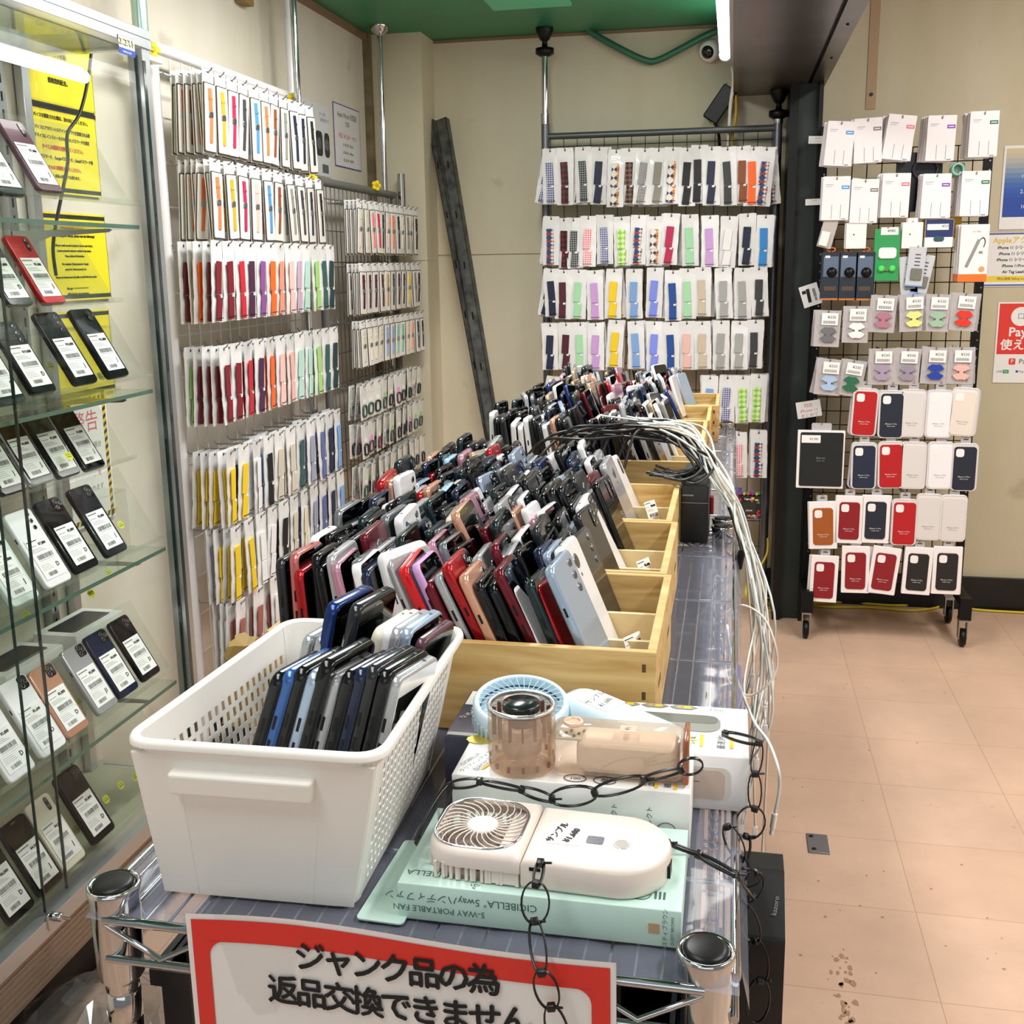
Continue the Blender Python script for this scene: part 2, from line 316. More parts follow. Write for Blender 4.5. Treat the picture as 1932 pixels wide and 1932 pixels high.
# ------------------------------------------------------------------ wire shelf carts
ZS = .935
def post_bm(h):
    m = MB(); prof = [(.0127, .12)]
    z = .15
    while z < h-.03:
        prof += [(.0127, z), (.0119, z+.0008), (.0119, z+.0022), (.0127, z+.003)]; z += .0254
    prof += [(.0127, h)]
    return m.lathe(prof, 20)
def cart(y0, y1, label):
    t = thing('wire_shelf_cart', label, 'cart', (0, 0, 0), group=None)
    xs = (-.442, -.006)
    pm = post_bm(ZS+.012).mesh('post', [CHROME])
    cap = MB().lathe([(.0158, -.004), (.0158, .0022), (.0148, .0042), (.0115, .0052), (0.002, .0055)], 28).mesh('post_cap', [BLACK])
    sl = MB().lathe([(.0150, -.062), (.0172, -.058), (.0184, .006), (.0198, .0125), (.0196, .0150), (.0180, .0160), (.0160, .0135)], 28, caps=(True, False)).mesh('corner_sleeve', [CHROME])
    wm = MB().lathe([(.045, -.012), (.05, -.006), (.05, .006), (.045, .012)], 20, 0, RY(90)).mesh('caster_wheel', [BLACK])
    for x in xs:
        for y in (y0, y1):
            p = obj('post', pm, None, t, (x, y, 0)); obj('post_cap', cap, None, p, (0, 0, ZS+.0125)); obj('corner_sleeve', sl, None, p, (0, 0, ZS))
            obj('caster_wheel', wm, None, p, (0, 0, .05))
            obj('caster_fork', MB().box(-.019, -.014, -.02, .02, .045, .125).box(.014, .019, -.02, .02, .045, .125).box(-.02, .02, -.02, .02, .118, .128), [STEEL], p)
    for lvl, z in (('top', ZS-.004), ('low', .33)):
        rm = MB(); x0, x1 = xs
        ring = lambda zz, r: [rm.bar((x0, y0-.016, zz), (x1, y0-.016, zz), r), rm.bar((x0, y1+.016, zz), (x1, y1+.016, zz), r),
                              rm.bar((x0-.016, y0, zz), (x0-.016, y1, zz), r), rm.bar((x1+.020, y0, zz), (x1+.020, y1, zz), r)]
        ring(z, .0036); ring(z-.032, .0032)
        def zig(a, b, n):
            P = [Vector(a).lerp(Vector(b), i/(2*n))+Vector((0, 0, -.004 if i % 2 == 0 else -.028)) for i in range(2*n+1)]
            rm.tube(P, .0024, 6)
        zig((x0, y0-.016, z), (x1, y0-.016, z), 5); zig((x0, y1+.016, z), (x1, y1+.016, z), 5)
        zig((x0-.016, y0, z), (x0-.016, y1, z), 12); zig((x1+.020, y0, z), (x1+.020, y1, z), 12)
        obj('rail', rm, [CHROME], t)
        dm = MB(); n = 26 if lvl == 'top' else 26
        for i in range(n):
            x = x0-.012+(x1-x0+.028)*(i+.5)/n
            dm.bar((x, y0-.014, z+.001), (x, y1+.014, z+.001), .0012, 5)
        for k in range(5):
            y = y0+(y1-y0)*(k+.5)/5; dm.bar((x0-.016, y, z-.004), (x1+.02, y, z-.004), .0026, 6)
        obj('wire_deck', dm, [CHROME], t)
    return t
cart(.648, 1.829, 'chrome wire shelf cart nearest the viewer, holding the white basket and first wooden bins')
cart(1.885, 3.06, 'chrome wire shelf cart behind the near one, under the far wooden bins')
FILM = clear('clear_vinyl_sheet', (.86, .90, .97), .25, .06, haze=.20, hazecol=(.60, .64, .82), fres=1.4)
def film(x0, x1, y0, y1, seed, label):
    r = random.Random(seed); nx, ny = 22, 50; v = []; f = []
    for j in range(ny+1):
        for i in range(nx+1):
            x = x0+(x1-x0)*i/nx; y = y0+(y1-y0)*j/ny
            v.append((x, y, ZS-.0016+.0009*math.sin(x*150+y*30+seed)+.0008*math.sin(y*95+x*40)))
    for j in range(ny):
        for i in range(nx): f.append((j*(nx+1)+i, j*(nx+1)+i+1, (j+1)*(nx+1)+i+1, (j+1)*(nx+1)+i))
    m = MB().add(v, f, 0, True)
    # hanging lip along the right edge
    m.quad((x1, y0+.03, ZS), (x1, y1-.03, ZS), (x1+.0075, y1-.03, ZS-.035), (x1+.0075, y0+.03, ZS-.035))
    tag(obj('clear_shelf_sheet', m, [FILM]), label, 'plastic sheet')
film(-.455, .0165, .628, 1.855, 1, 'clear bluish plastic sheet lining the top of the near wire cart')
film(-.455, .0165, 1.862, 3.08, 2, 'clear plastic sheet lining the top of the far wire cart')
# what stands on the lower shelf and shows through the sheet
def crate(x0, x1, y0, y1, z0, z1, col, label):
    t = thing('storage_crate', label, 'crate', ((x0+x1)/2, (y0+y1)/2, z0))
    a, b = (x1-x0)/2, (y1-y0)/2; h = z1-z0; w_ = .006
    c = mat('crate_'+col, col, .45)
    m = MB().box(-a, a, -b, b, 0, w_).box(-a, -a+w_, -b, b, w_, h).box(a-w_, a, -b, b, w_, h).box(-a+w_, a-w_, -b, -b+w_, w_, h).box(-a+w_, a-w_, b-w_, b, w_, h)
    obj('body', m, [c], t)
    rm = MB().box(-a-.006, a+.006, -b-.006, -b+.002, h-.014, h).box(-a-.006, a+.006, b-.002, b+.006, h-.014, h).box(-a-.006, -a+.002, -b, b, h-.014, h).box(a-.002, a+.006, -b, b, h-.014, h)
    obj('rim', rm, [c], t); return t
crate(-.43, -.195, .68, 1.16, .335, .86, '#16191d', 'black storage crate on the lower wire shelf under the white basket')
crate(-.18, -.025, .675, 1.14, .335, .86, '#20262c', 'dark grey storage crate on the lower shelf behind the front right cart post')
crate(-.42, -.025, 1.18, 1.80, .335, .84, '#39465c', 'slate blue storage crate on the lower shelf under the near wooden bins')
crate(-.40, -.03, 1.95, 2.95, .335, .60, '#2b2f36', 'dark crate on the lower shelf of the far cart')
t = thing('blue_carton', 'small bright blue carton tucked beside the right rail of the near cart', 'box', (.0205, 1.33, .775))
obj('carton', MB().slab(.008, .16, .085, .001, .001, 0, z0=0), [mat('carton_blue', '#1747b4', .4)], t)
obj('label_band', MB().slab(.0084, .03, .05, 0, 0, 0, TR(0, .04, .02), z0=0), [mat('carton_navy', '#12296b', .4)], t)

# ------------------------------------------------------------------ red bordered paper sign on the front
t = thing('junk_sign', 'white laminated paper sign with a red border and black lettering hung on the cart front', 'sign', (-.217, .6265, .806))
SG = Matrix(((1, 0, 0, 0), (0, 0, -1, 0), (0, 1, 0, 0), (0, 0, 0, 1))) @ RZ(.5)
W_, H_ = .309, .285
def wave(x, y): return .0022*math.sin(x*22+.6)*max(0, (y+.14)/.28)+.0
m = MB(); n = 24
def strip(x0, x1, y0, y1, mi, dz):
    v = []; f = []
    for i in range(n+1):
        x = x0+(x1-x0)*i/n
        for y in (y0, y1): v.append((x, y+.0035*math.sin((x+.15)*16)*(1 if y > 0 else 0), dz+wave(x, y)))
    for i in range(n): f.append((2*i, 2*i+2, 2*i+3, 2*i+1))
    m.add(v, f, mi, True, SG)
strip(-W_/2, W_/2, -H_/2, H_/2, 0, 0)
strip(-W_/2+.004, W_/2-.004, H_/2-.0215, H_/2-.004, 1, .0006)
# red side bars and rounded inner corners
strip(-W_/2+.004, -W_/2+.0165, -H_/2+.004, H_/2-.021, 1, .0006); strip(W_/2-.0165, W_/2-.004, -H_/2+.004, H_/2-.021, 1, .0006)
for sx in (-1, 1):
    cxx = sx*(W_/2-.0165); cyy = H_/2-.0210; rr = .012
    arc = [(cxx, cyy)]+[(cxx-sx*rr+sx*rr*math.sin(R(a)), cyy-rr+rr*math.cos(R(a))) for a in range(0, 91, 15)]
    m.add([(x, y+.0035*math.sin((x+.15)*16), .0008+wave(x, y)) for x, y in arc], [tuple(range(len(arc)))], 1, False, SG)
obj('sheet', m, [mat('sign_paper', '#eceae8', .35), mat('sign_red', '#dc332b', .35)], t)
lt = MB()
def signtext(s, cx, cy, size, adv):
    for i, ch in enumerate(s):
        v_, f_ = text_geo(ch); ox = cx+(i-(len(s)-1)/2)*adv
        for dx, dy in ((0, 0), (.03, 0), (-.03, 0), (0, .03), (0, -.03)):
            lt.add([(ox+(a+dx)*size, cy+(b+dy)*size, .0012+.0001*(2+3*(dx > 0)+2*(dy > 0)+(dx < 0))*(1 if dx or dy else 0)+wave(ox+(a+dx)*size, cy+(b+dy)*size)) for a, b, c in v_], f_, 0, False, SG)
# the lines sit where the photo shows them
c1 = at(748, 1832, Y=.6245); c2 = at(750, 1902, Y=.6245)
signtext('ジャンク品の為', c1.x+.217, c1.z-.806, .0245, .0210)
signtext('返品交換できません', c2.x+.217, c2.z-.806, .0245, .0212)
obj('lettering', lt, [INK], t)
obj('laminate_edge', MB().box(-W_/2-.003, W_/2+.003, -H_/2-.003, H_/2+.001, -.0022, -.0016, 0, SG), [clear('laminate', (.97, .97, .97), .1)], t)

# ------------------------------------------------------------------ white basket
BASK = mat('basket_white', '#f4f2ec', .32, coat=.1)
t = thing('plastic_basket', 'white plastic basket with lattice sides packed with smartphones on the near cart', 'basket')
zb, zr = ZS+.0015, 1.066
BF = [Vector((-.411, .667, zb)), Vector((-.262, .672, zb)), Vector((-.268, .905, zb)), Vector((-.398, .905, zb))]
RF = [Vector((-.421, .652, zr)), Vector((-.234, .657, zr)), Vector((-.241, .922, zr)), Vector((-.408, .920, zr))]
def round_loop(q, r, n=6):
    out = []
    for i in range(4):
        p, a, b = q[i], q[i-1], q[(i+1) % 4]; u = (a-p).normalized()*r; v_ = (b-p).normalized()*r
        for k in range(n+1):
            s = k/n; out.append(p+u*(1-s)**2+v_*s**2)
    return out
def lattice(p00, p10, p11, p01, ncol, nrow, u0, u1, v0, v1):
    """wall with staggered rows of real slots"""
    us = [0]+[u0+(u1-u0)*(i//4+(0, .30, .5, .80)[i % 4])/ncol for i in range(ncol*4+1)]+[1]; vs = [0]+[v0+(v1-v0)*(i//2+(0, .70)[i % 2])/nrow for i in range(nrow*2+1)]+[1]
    g = MB(); V = []
    for b in vs:
        for a in us: V.append((p00.lerp(p10, a)).lerp(p01.lerp(p11, a), b))
    F = []; nu = len(us)
    for j in range(len(vs)-1):
        for i in range(nu-1):
            if 1 <= i <= ncol*4 and 1 <= j <= nrow*2:
                rr, rj = divmod(j-1, 2); ci = (i-1) % 4; hole = ci in ((0, 1) if rr % 2 == 0 else (2, 3))
                hole = ci in ((3, 0) if rr % 2 == 0 else (1, 2))
                if rj < 1 and hole and not (i <= 1 or i >= ncol*4-1): continue
            F.append((j*nu+i, j*nu+i+1, (j+1)*nu+i+1, (j+1)*nu+i))
    return g.add(V, F, 0, False)
def solid(o, th):
    md = o.modifiers.new('thick', 'SOLIDIFY'); md.thickness = th; md.offset = 0; return o
ins = .018
lb = round_loop(BF, .014); lr = round_loop(RF, .020)
body = MB(); ns = len(lb)
# front, rear and corner strips of the wall, the two long sides are lattice panels
idx = {'front': (6, 7)}
def sec(i0, i1):
    V = []; F = []
    k = (i1-i0) % ns
    for s in range(k+1):
        i = (i0+s) % ns; V += [tuple(lb[i]), tuple(lr[i])]
    for s in range(k):
        fc_ = (2*s, 2*s+2, 2*s+3, 2*s+1); body.add([V[q] for q in fc_], [(0, 1, 2, 3)], 0, False)
# loop order: corner0 (front left) 0-6, corner1 (front right) 7-13, corner2 (rear right) 14-20, corner3 (rear left) 21-27
sec(0, 13); sec(14, 27)
fl = [tuple(p) for p in lb]; body.add(fl, [tuple(range(ns))], 0)
solid(obj('shell', body, [BASK], t), .0022)
solid(obj('side_lattice', lattice(lb[13], lb[14], lr[14], lr[13], 21, 10, .02, .985, .07, .87), [BASK], t), .0007)
solid(obj('side_lattice', lattice(lb[27], lb[0], lr[0], lr[27], 20, 8, .015, .98, .10, .84), [BASK], t), .0007)
rim = MB()
outp = round_loop([RF[0]+Vector((-.006, -.006, 0)), RF[1]+Vector((.006, -.006, 0)), RF[2]+Vector((.006, .006, 0)), RF[3]+Vector((-.006, .006, 0))], .025)
rings = []
for dz, k in ((-.004, 1), (-.001, 1.0), (.0016, .8), (.0022, .4), (.0016, .0), (-.001, -.12)):
    rings.append([tuple(a.lerp(b_, k)+Vector((0, 0, dz))) for a, b_ in zip(lr, outp)])
rim.loft(rings, 0, True, (False, False)); obj('rim', rim, [BASK], t)
hd = MB()
fc = lambda u, v, d: (BF[0].lerp(BF[1], u)).lerp(RF[0].lerp(RF[1], u), v)+Vector((0, -d, .0))
def block(u0, u1, v0, v1, d0, d1, ub=0):
    P = [fc(u0, v0, d0), fc(u1, v0, d0), fc(u1, v1, d0), fc(u0, v1, d0), fc(u0, v0, d1), fc(u1, v0, d1), fc(u1-ub, v1-.01, d1), fc(u0+ub, v1-.01, d1)]
    return [tuple(p) for p in P]
Q = block(.165, .77, .70, .845, 0, .0105)
hd.add(Q, [(4, 5, 6, 7), (0, 1, 5, 4), (1, 2, 6, 5), (2, 3, 7, 6), (3, 0, 4, 7)], 0)
ho = obj('handle', hd, [BASK], t); bv = ho.modifiers.new('b', 'BEVEL'); bv.width = .0025; bv.segments = 3
for u0, u1, vtop in ((.175, .19, .70), (.775, .79, .70)):
    rb = MB(); Q = block(u0, u1, .0, vtop, 0, .0016); rb.add(Q, [(4, 5, 6, 7), (0, 1, 5, 4), (1, 2, 6, 5), (2, 3, 7, 6), (3, 0, 4, 7)], 0); obj('front_rib', rb, [BASK], t)
for u0, u1 in ((.0, .175), (.79, 1.0)):
    rb = MB(); Q = block(u0, u1, .0, .93, 0, .0012); rb.add(Q, [(4, 5, 6, 7), (0, 1, 5, 4), (1, 2, 6, 5), (2, 3, 7, 6), (3, 0, 4, 7)], 0); obj('front_rib', rb, [BASK], t)


# ------------------------------------------------------------------ wooden bins
def wood_mat():
    m = mat('pale_wood', '#d9b878', .55); nt = m.node_tree; b = nt.nodes['Principled BSDF']; L = nt.links
    tc = nt.nodes.new('ShaderNodeTexCoord'); mp = nt.nodes.new('ShaderNodeMapping'); mp.inputs['Scale'].default_value = (3, 14, 30); L.new(tc.outputs['Object'], mp.inputs[0])
    n = nt.nodes.new('ShaderNodeTexNoise'); n.inputs['Scale'].default_value = 2.2; n.inputs['Detail'].default_value = 5; n.inputs['Distortion'].default_value = .8; L.new(mp.outputs[0], n.inputs['Vector'])
    cr = nt.nodes.new('ShaderNodeValToRGB'); e = cr.color_ramp.elements
    e[0].position = .3; e[0].color = lin('#b9914e'); e[1].position = .68; e[1].color = lin('#dcbd80'); L.new(n.outputs['Fac'], cr.inputs[0]); L.new(cr.outputs[0], b.inputs['Base Color']); return m
WOOD = wood_mat(); WOODL = mat('bare_wood_edge', '#e6cf9c', .6, noise=.12, nscale=30)
def wood_bin(x0, x1, y0, y1, z1, label, rz=0):
    t = thing('wooden_bin', label, 'wooden bin', ((x0+x1)/2, (y0+y1)/2, ZS), (0, 0, R(rz)), 'wooden phone bins')
    a, b, h, th = (x1-x0)/2, (y1-y0)/2, z1-ZS, .009
    obj('floor_board', MB().box(-a+th, a-th, -b+th, b-th, .002, .008), [WOOD], t)
    for nm, (p, q, r_, s) in dict(front_board=(-a+th*.0, a, -b, -b+th), back_board=(-a, a, b-th, b), left_board=(-a, -a+th, -b+th, b-th), right_board=(a-th, a, -b+th, b-th)).items():
        bm = MB().box(p, q, r_, s, .001, h, 0)
        if 'front' in nm:
            for k in range(3): bm.box(q-.014, q-.0095, r_-.0003, r_+.001, h*(.18+.3*k), h*(.18+.3*k)+.009, 1)
        if 'right' in nm:
            for k in range(2): bm.box(q-.0005, q+.0004, r_+.03+k*(s-r_-.10), r_+.06+k*(s-r_-.10), h*.45, h*.52, 1)
        o = obj(nm, bm, [WOOD, mat('wood_slot', '#5a4020', .8)], t); bv = o.modifiers.new('b', 'BEVEL'); bv.width = .0008; bv.segments = 1
    obj('centre_divider', MB().box(-.016, -.010, -b+th, b-th, .008, h*.72), [WOODL], t)
    n = max(1, round((y1-y0)/.09)-1)
    for k in range(n):
        y = -b+(k+1)*2*b/(n+1); obj('cross_divider', MB().box(-.010, a-th, y-.003, y+.003, .008, h*.78), [WOODL], t)
        obj('cross_divider', MB().box(-a+th, -.016, y-.003, y+.003, .008, h*.62), [WOODL], t)
    return t
wood_bin(-.466, -.063, .984, 1.252, 1.03, 'front wooden bin on the near cart, right behind the fan boxes')
wood_bin(-.472, -.069, 1.255, 1.522, 1.03, 'middle wooden bin on the near cart, behind the front bin')
wood_bin(-.480, -.078, 1.525, 1.79, 1.03, 'rear wooden bin on the near cart, next to the black charger box')
wood_bin(-.475, -.048, 2.00, 2.265, 1.03, 'first wooden bin on the far cart, just past the black and white cables')
wood_bin(-.475, -.050, 2.27, 2.54, 1.03, 'second wooden bin on the far cart')
wood_bin(-.470, -.045, 2.545, 2.81, 1.03, 'third wooden bin on the far cart')
wood_bin(-.460, -.028, 2.815, 3.085, 1.03, 'last wooden bin on the far cart, closest to the strap rack')
# crumpled brown paper at the front left corner of the first bin
kr = MB(); r2 = random.Random(5); rings = []
for i in range(7):
    rings.append([(-.482+.026*math.cos(a)*(1-.07*i)+r2.gauss(0, .003), .965+.016*math.sin(a)+r2.gauss(0, .002), ZS+.001+.0150*i+r2.gauss(0, .0015) if i else ZS+.001) for a in [k*2*math.pi/12 for k in range(12)]])
kr.loft(rings, 0, False); tag(obj('crumpled_paper', kr, [mat('kraft_paper', '#9a8048', .7)]), 'crumpled brown kraft paper by the front left corner of the wooden bins', 'paper')
# ------------------------------------------------------------------ smartphones
PH = {'black': '#0d0f12', 'charcoal': '#25282c', 'navy': '#17243f', 'blue': '#3d66a8', 'ink blue': '#16336e', 'white': '#eeeef0', 'silver': '#b9bcc1', 'red': '#b01a22', 'bright red': '#c81620',
      'maroon': '#6b1826', 'coral pink': '#c9736f', 'pink': '#c993a8', 'rose gold': '#d9a58a', 'gold': '#c3aa86', 'teal black': '#16282b', 'cream': '#e6e0cf', 'ice blue': '#a9bdd6', 'orchid': '#d2a3d6', 'pale mint': '#d3e0d9', 'grey': '#7e8388', 'plum': '#5a3c48', 'sky': '#9fc9dd'}
METAL = {'silver', 'gold', 'rose gold', 'grey', 'ice blue', 'pink', 'coral pink', 'red', 'maroon', 'ink blue', 'blue'}
GLASSB = mat('phone_glass', '#030405', .05, spec=.4)
LENS = mat('lens_black', '#08090b', .15, coat=.4); LENSR = mat('lens_ring', '#8a8d90', .25, .9)
def pmat(c):
    return mat('phone_'+c, PH[c], .22 if c not in ('black', 'charcoal', 'navy', 'teal black') else .16, .45 if c in METAL else 0, spec=.3, coat=.3)
_PK = {}
def phone_kit(c, s=0, cam='pill'):
    """meshes of one phone: standing on z=0, thickness along X, back towards -X, screen towards +X"""
    k = (c, s, cam)
    if k in _PK: return _PK[k]
    w_, h, t, r = ((.0705, .146, .0104, .0095), (.067, .138, .0096, .0075), (.0745, .155, .0112, .010), (.060, .124, .0086, .0085))[s]
    P = FX @ TR(0, h/2, 0)
    b = MB().slab(w_, h, t, r, .0024, 0, P)
    b.box(-w_/2-.0004, -w_/2+.001, .022, .034, -.0012, .0012, 1, P).box(-w_/2-.0004, -w_/2+.001, .001, .012, -.0012, .0012, 1, P)   # side keys
    b.box(w_/2-.001, w_/2+.0004, .020, .030, -.0012, .0012, 1, P)
    b.lathe([(.0018, 0), (.0018, .0003)], 8, 1, P @ TR(w_*.22, h/2, 0) @ RX(-90))
    b.box(-.004, .004, -h/2-.0002, -h/2+.001, -.0012, .0012, 1, P)
    bm = b.mesh('body', [pmat(c), mat('phone_port', '#1a1b1d', .4, .5)])
    wf = c in ('white', 'cream', 'rose gold', 'gold', 'silver') and s in (1, 3)
    sc = MB()
    if wf:
        sc.slab(w_-.0055, h-.0055, .0004, r-.002, 0, 0, P, z0=t/2-.0001).slab(w_-.0085, h-.034, .0002, .001, 0, 1, P, z0=t/2+.0003)
        sc.lathe([(.0052, t/2+.0003), (.0052, t/2+.0005), (.0042, t/2+.0005)], 14, 2, P @ TR(0, -h/2+.0095, 0))
    else:
        sc.slab(w_-.0050, h-.0050, .0004, r-.002, 0, 1, P, z0=t/2-.0001)
        sc.slab(.012, .001, .0002, 0, 0, 2, P @ TR(0, h/2-.006, 0), z0=t/2+.0003)
    sm = sc.mesh('screen', [mat('phone_white_face', '#f2f2f2', .15, coat=.5), GLASSB, STEEL])
    cm = MB(); C = P @ TR(-w_/2+.017, h/2-.016, 0) @ RY(180)
    zb = t/2
    if cam == 'square':
        cm.slab(.024, .026, .0014, .006, .0004, 0, C, z0=zb-.0002)
        for dx, dy in ((-.005, .006), (-.005, -.006), (.006, 0)): cm.lathe([(.0046, zb+.001), (.0046, zb+.0018), (.0034, zb+.0018), (.0032, zb+.0012)], 14, 1, C @ TR(dx, dy, 0))
    elif cam == 'centre':
        C = P @ TR(0, h/2-.024, 0) @ RY(180)
        cm.lathe([(.0085, zb-.0002), (.0085, zb+.0006), (.0070, zb+.0008)], 18, 1, C).lathe([(.0058, zb+.0007), (.0058, zb+.0010)], 16, 0, C)
        cm.lathe([(.0022, zb-.0002), (.0022, zb+.0004)], 10, 1, C @ TR(0, -.016, 0))
    elif cam == 'trio':
        for k_ in range(3): cm.lathe([(.0045, zb-.0002), (.0045, zb+.0012), (.0032, zb+.0012)], 14, 1, C @ TR(0, .004-k_*.014, 0))
        for k_ in range(3): cm.lathe([(.0032, zb+.0008), (.0032, zb+.00125)], 12, 0, C @ TR(0, .004-k_*.014, 0))
    else:
        cm.slab(.0095, .028, .0013, .0046, .0004, 0, C @ TR(0, -.004, 0), z0=zb-.0002)
        for dy in (.005, -.008): cm.lathe([(.0034, zb+.0008), (.0034, zb+.0014), (.0026, zb+.0014)], 12, 1, C @ TR(0, dy, 0))
    cmm = cm.mesh('camera', [LENS, LENSR])
    _PK[k] = (bm, sm, cmm, (w_, h, t)); return _PK[k]
_PW = {}
def phone_whole(c, s, cam):
    """the same phone as one mesh, for far bins"""
    k = (c, s, cam)
    if k in _PW: return _PW[k]
    a, b, c_, d = phone_kit(c, s, cam); me = bpy.data.meshes.new('smartphone'); v = []; f = []; mi = []; sm = []; mats = []
    for q in (a, b, c_):
        o = len(v); mo = len(mats); v += [tuple(x.co) for x in q.vertices]; mats += list(q.materials)
        for p in q.polygons: f.append(tuple(i+o for i in p.vertices)); mi.append(p.material_index+mo); sm.append(p.use_smooth)
    me.from_pydata(v, [], f)
    for m_ in mats: me.materials.append(m_)
    me.polygons.foreach_set('material_index', mi); me.polygons.foreach_set('use_smooth', sm); me.update(); _PW[k] = me; return me
def put_phone(c, s, cam, M, label, group, parts=True, extra=None):
    a, b, k, dim = phone_kit(c, s, cam)
    if parts:
        t = thing('smartphone', label, 'smartphone', group=group); t.matrix_world = M
        obj('body', a, None, t); obj('screen', b, None, t); obj('camera', k, None, t)
    else:
        t = tag(obj('smartphone', phone_whole(c, s, cam)), label, 'smartphone', group); t.matrix_world = M
    return t
def article(c): return c
# --- price stickers
def price_label_mesh(price, grade, w_, h):
    m = MB(); m.slab(w_, h, .0003, .0008, 0, 0, z0=0)
    z = .00045; r2 = random.Random(price+grade)
    m.box(-w_*.46, w_*.05, h*.425, h*.445, z-.0001, z, 1); m.box(-w_*.46, w_*.40, h*.405, h*.408, z-.0001, z, 2)
    m.text(price, h*.095, TR(w_*.20, h*.325, z), 1, .95, .012)
    m.box(-w_*.46, -w_*.1, h*.31, h*.325, z-.0001, z, 2)
    for k in range(3): m.box(-w_*.42, w_*(.05+.1*k), h*(.235-.035*k), h*(.245-.035*k), z-.0001, z, 2)
    def bars(x0, x1, y0, y1):
        x = x0
        while x < x1:
            d = r2.choice((.0004, .0006, .001)); m.box(x, x+d, y0, y1, z-.0001, z, 1); x += d+r2.choice((.0005, .0007, .0011))
    bars(-w_*.34, w_*.40, h*-.02, h*.09)
    m.box(-w_*.34, w_*.40, h*-.055, h*-.045, z-.0001, z, 2); m.box(-w_*.48, w_*.48, h*-.105, h*-.102, z-.0001, z, 2)
    for k in range(4): m.box(-w_*.42, w_*(.0+.04*k), h*(-.16-.04*k), h*(-.152-.04*k), z-.0001, z, 2)
    m.text(grade, h*.15, TR(w_*.33, h*-.24, z), 1, .95, .01)
    bars(-w_*.30, w_*.12, h*-.44, h*-.35)
    return m.mesh('price_label', [PAPER, INK, GREYINK])

# ---- phones in the white basket: two groups leaning to the right
def lean_M(x, y, z, lean, yaw, fore=0, flip=False):
    return TR(x, y, z) @ RZ(yaw) @ RY(lean) @ RX(fore) @ (RZ(180) if flip else I4)
def place_by_px(px, py, Y, h, lean, yaw, zfloor):
    """bottom point of a leaning phone whose top corner is seen at px,py"""
    p = at(px, py, Y=Y); return p.x-h*math.sin(R(lean)), p.z-h*math.cos(R(lean))
zf = ZS+.015
front = [('black', 0, 'pill', 555, 1250), ('blue', 0, 'pill', 590, 1262), ('black', 0, 'square', 622, 1275), ('ice blue', 0, 'trio', 655, 1228), ('black', 2, 'pill', 672, 1245), ('silver', 1, 'centre', 700, 1275),
         ('black', 0, 'pill', 722, 1238), ('navy', 0, 'pill', 746, 1225), ('charcoal', 0, 'square', 768, 1230), ('black', 0, 'trio', 790, 1232), ('silver', 1, 'centre', 815, 1215)]
bx = []
n = len(front)
for i, (c, s, cam_, px, py) in enumerate(front):
    h = phone_kit(c, s, cam_)[3][1]
    x = -.381+.0106*i; lean = 19-.5*i; yaw = -10-.3*i
    put_phone(c, s, cam_, lean_M(x, .765+.0012*i, zf+.002*(i % 3), lean, yaw, -3), '%s smartphone in the front row of the white basket, %s from the left' % (c, ORD[i]), 'phones in the white basket')
back = [('silver', 1, 'centre', 18), ('silver', 1, 'pill', 19), ('white', 1, 'pill', 17), ('ink blue', 2, 'pill', 15), ('silver', 0, 'pill', 18), ('charcoal', 2, 'pill', 16), ('black', 1, 'pill', 19),
        ('cream', 0, 'centre', 17), ('white', 0, 'pill', 16), ('silver', 0, 'pill', 16), ('ice blue', 0, 'pill', 16), ('plum', 1, 'pill', 18)]
for i, (c, s, cam_, lean) in enumerate(back):
    put_phone(c, s, cam_, lean_M(-.383+.0090*i, .858+.0008*i, zf+(.014 if s in (2,) else .002), lean-3, -9, -2), '%s smartphone in the rear row of the white basket, %s from the left' % (c, ORD[i]), 'phones in the white basket')

# ---- phones in the wooden bins
pool = ['black']*17+['charcoal']*4+['teal black']*4+['navy']*3+['white']*5+['silver']*5+['red', 'maroon', 'rose gold', 'gold', 'ice blue', 'ink blue', 'cream', 'grey', 'pink', 'sky']
cams = ['pill', 'pill', 'centre', 'trio', 'square']
frontL = ['charcoal', 'coral pink', 'red', 'black', 'black', 'silver', 'pink', 'grey', 'white', 'navy', 'gold', 'white', 'white', 'silver', 'black', 'black']
frontR = ['bright red', 'orchid', 'maroon', 'silver', 'red', 'rose gold', 'black', 'black', 'maroon', 'white', 'teal black', 'red', 'ice blue', 'silver']
sizes = [0, 0, 0, 1, 2, 1]
count = [0]
SIDE = {'L': 'left', 'R': 'right'}
def phone_row(binlabel, side, rowname, y, xa, xb, n, lean0, lean1, cols=None, parts=True, r=None, skip=0):
    for i in range(n):
        f = i/max(1, n-1); lean = -(lean0+(lean1-lean0)*f**1.5)+r.gauss(0, 1.3)
        c = cols[i] if cols and i < len(cols) else r.choice(pool)
        s = r.choice(sizes); cam_ = r.choice(cams); h = phone_kit(c, s, cam_)[3][1]
        x = xa+(xb-xa)*f; yaw = r.gauss(0, 2)-(4 if side == 'R' and i >= n-2 else 0); flip = r.random() < .5
        if side == 'R' and i >= n-2:
            flip = True
            if not cols: c = r.choice(('silver', 'white', 'black', 'charcoal', 'ice blue', 'black', 'black', 'maroon'))
        if cols is frontL and i >= 10: yaw -= 22; flip = True
        up = max(0, r.gauss(.012, .009))
        if cols: s = 0 if s == 1 else s
        put_phone(c, s, cam_, lean_M(x, y+r.gauss(0, .0025), ZS+.010+up, lean, yaw, r.gauss(0, 2), flip),
                  '%s smartphone, %s, %s half, %s row, %s from left' % (c, binlabel, SIDE[side], rowname, ORD[i]), 'phones in the wooden bins', parts)
        count[0] += 1
rr = random.Random(11)
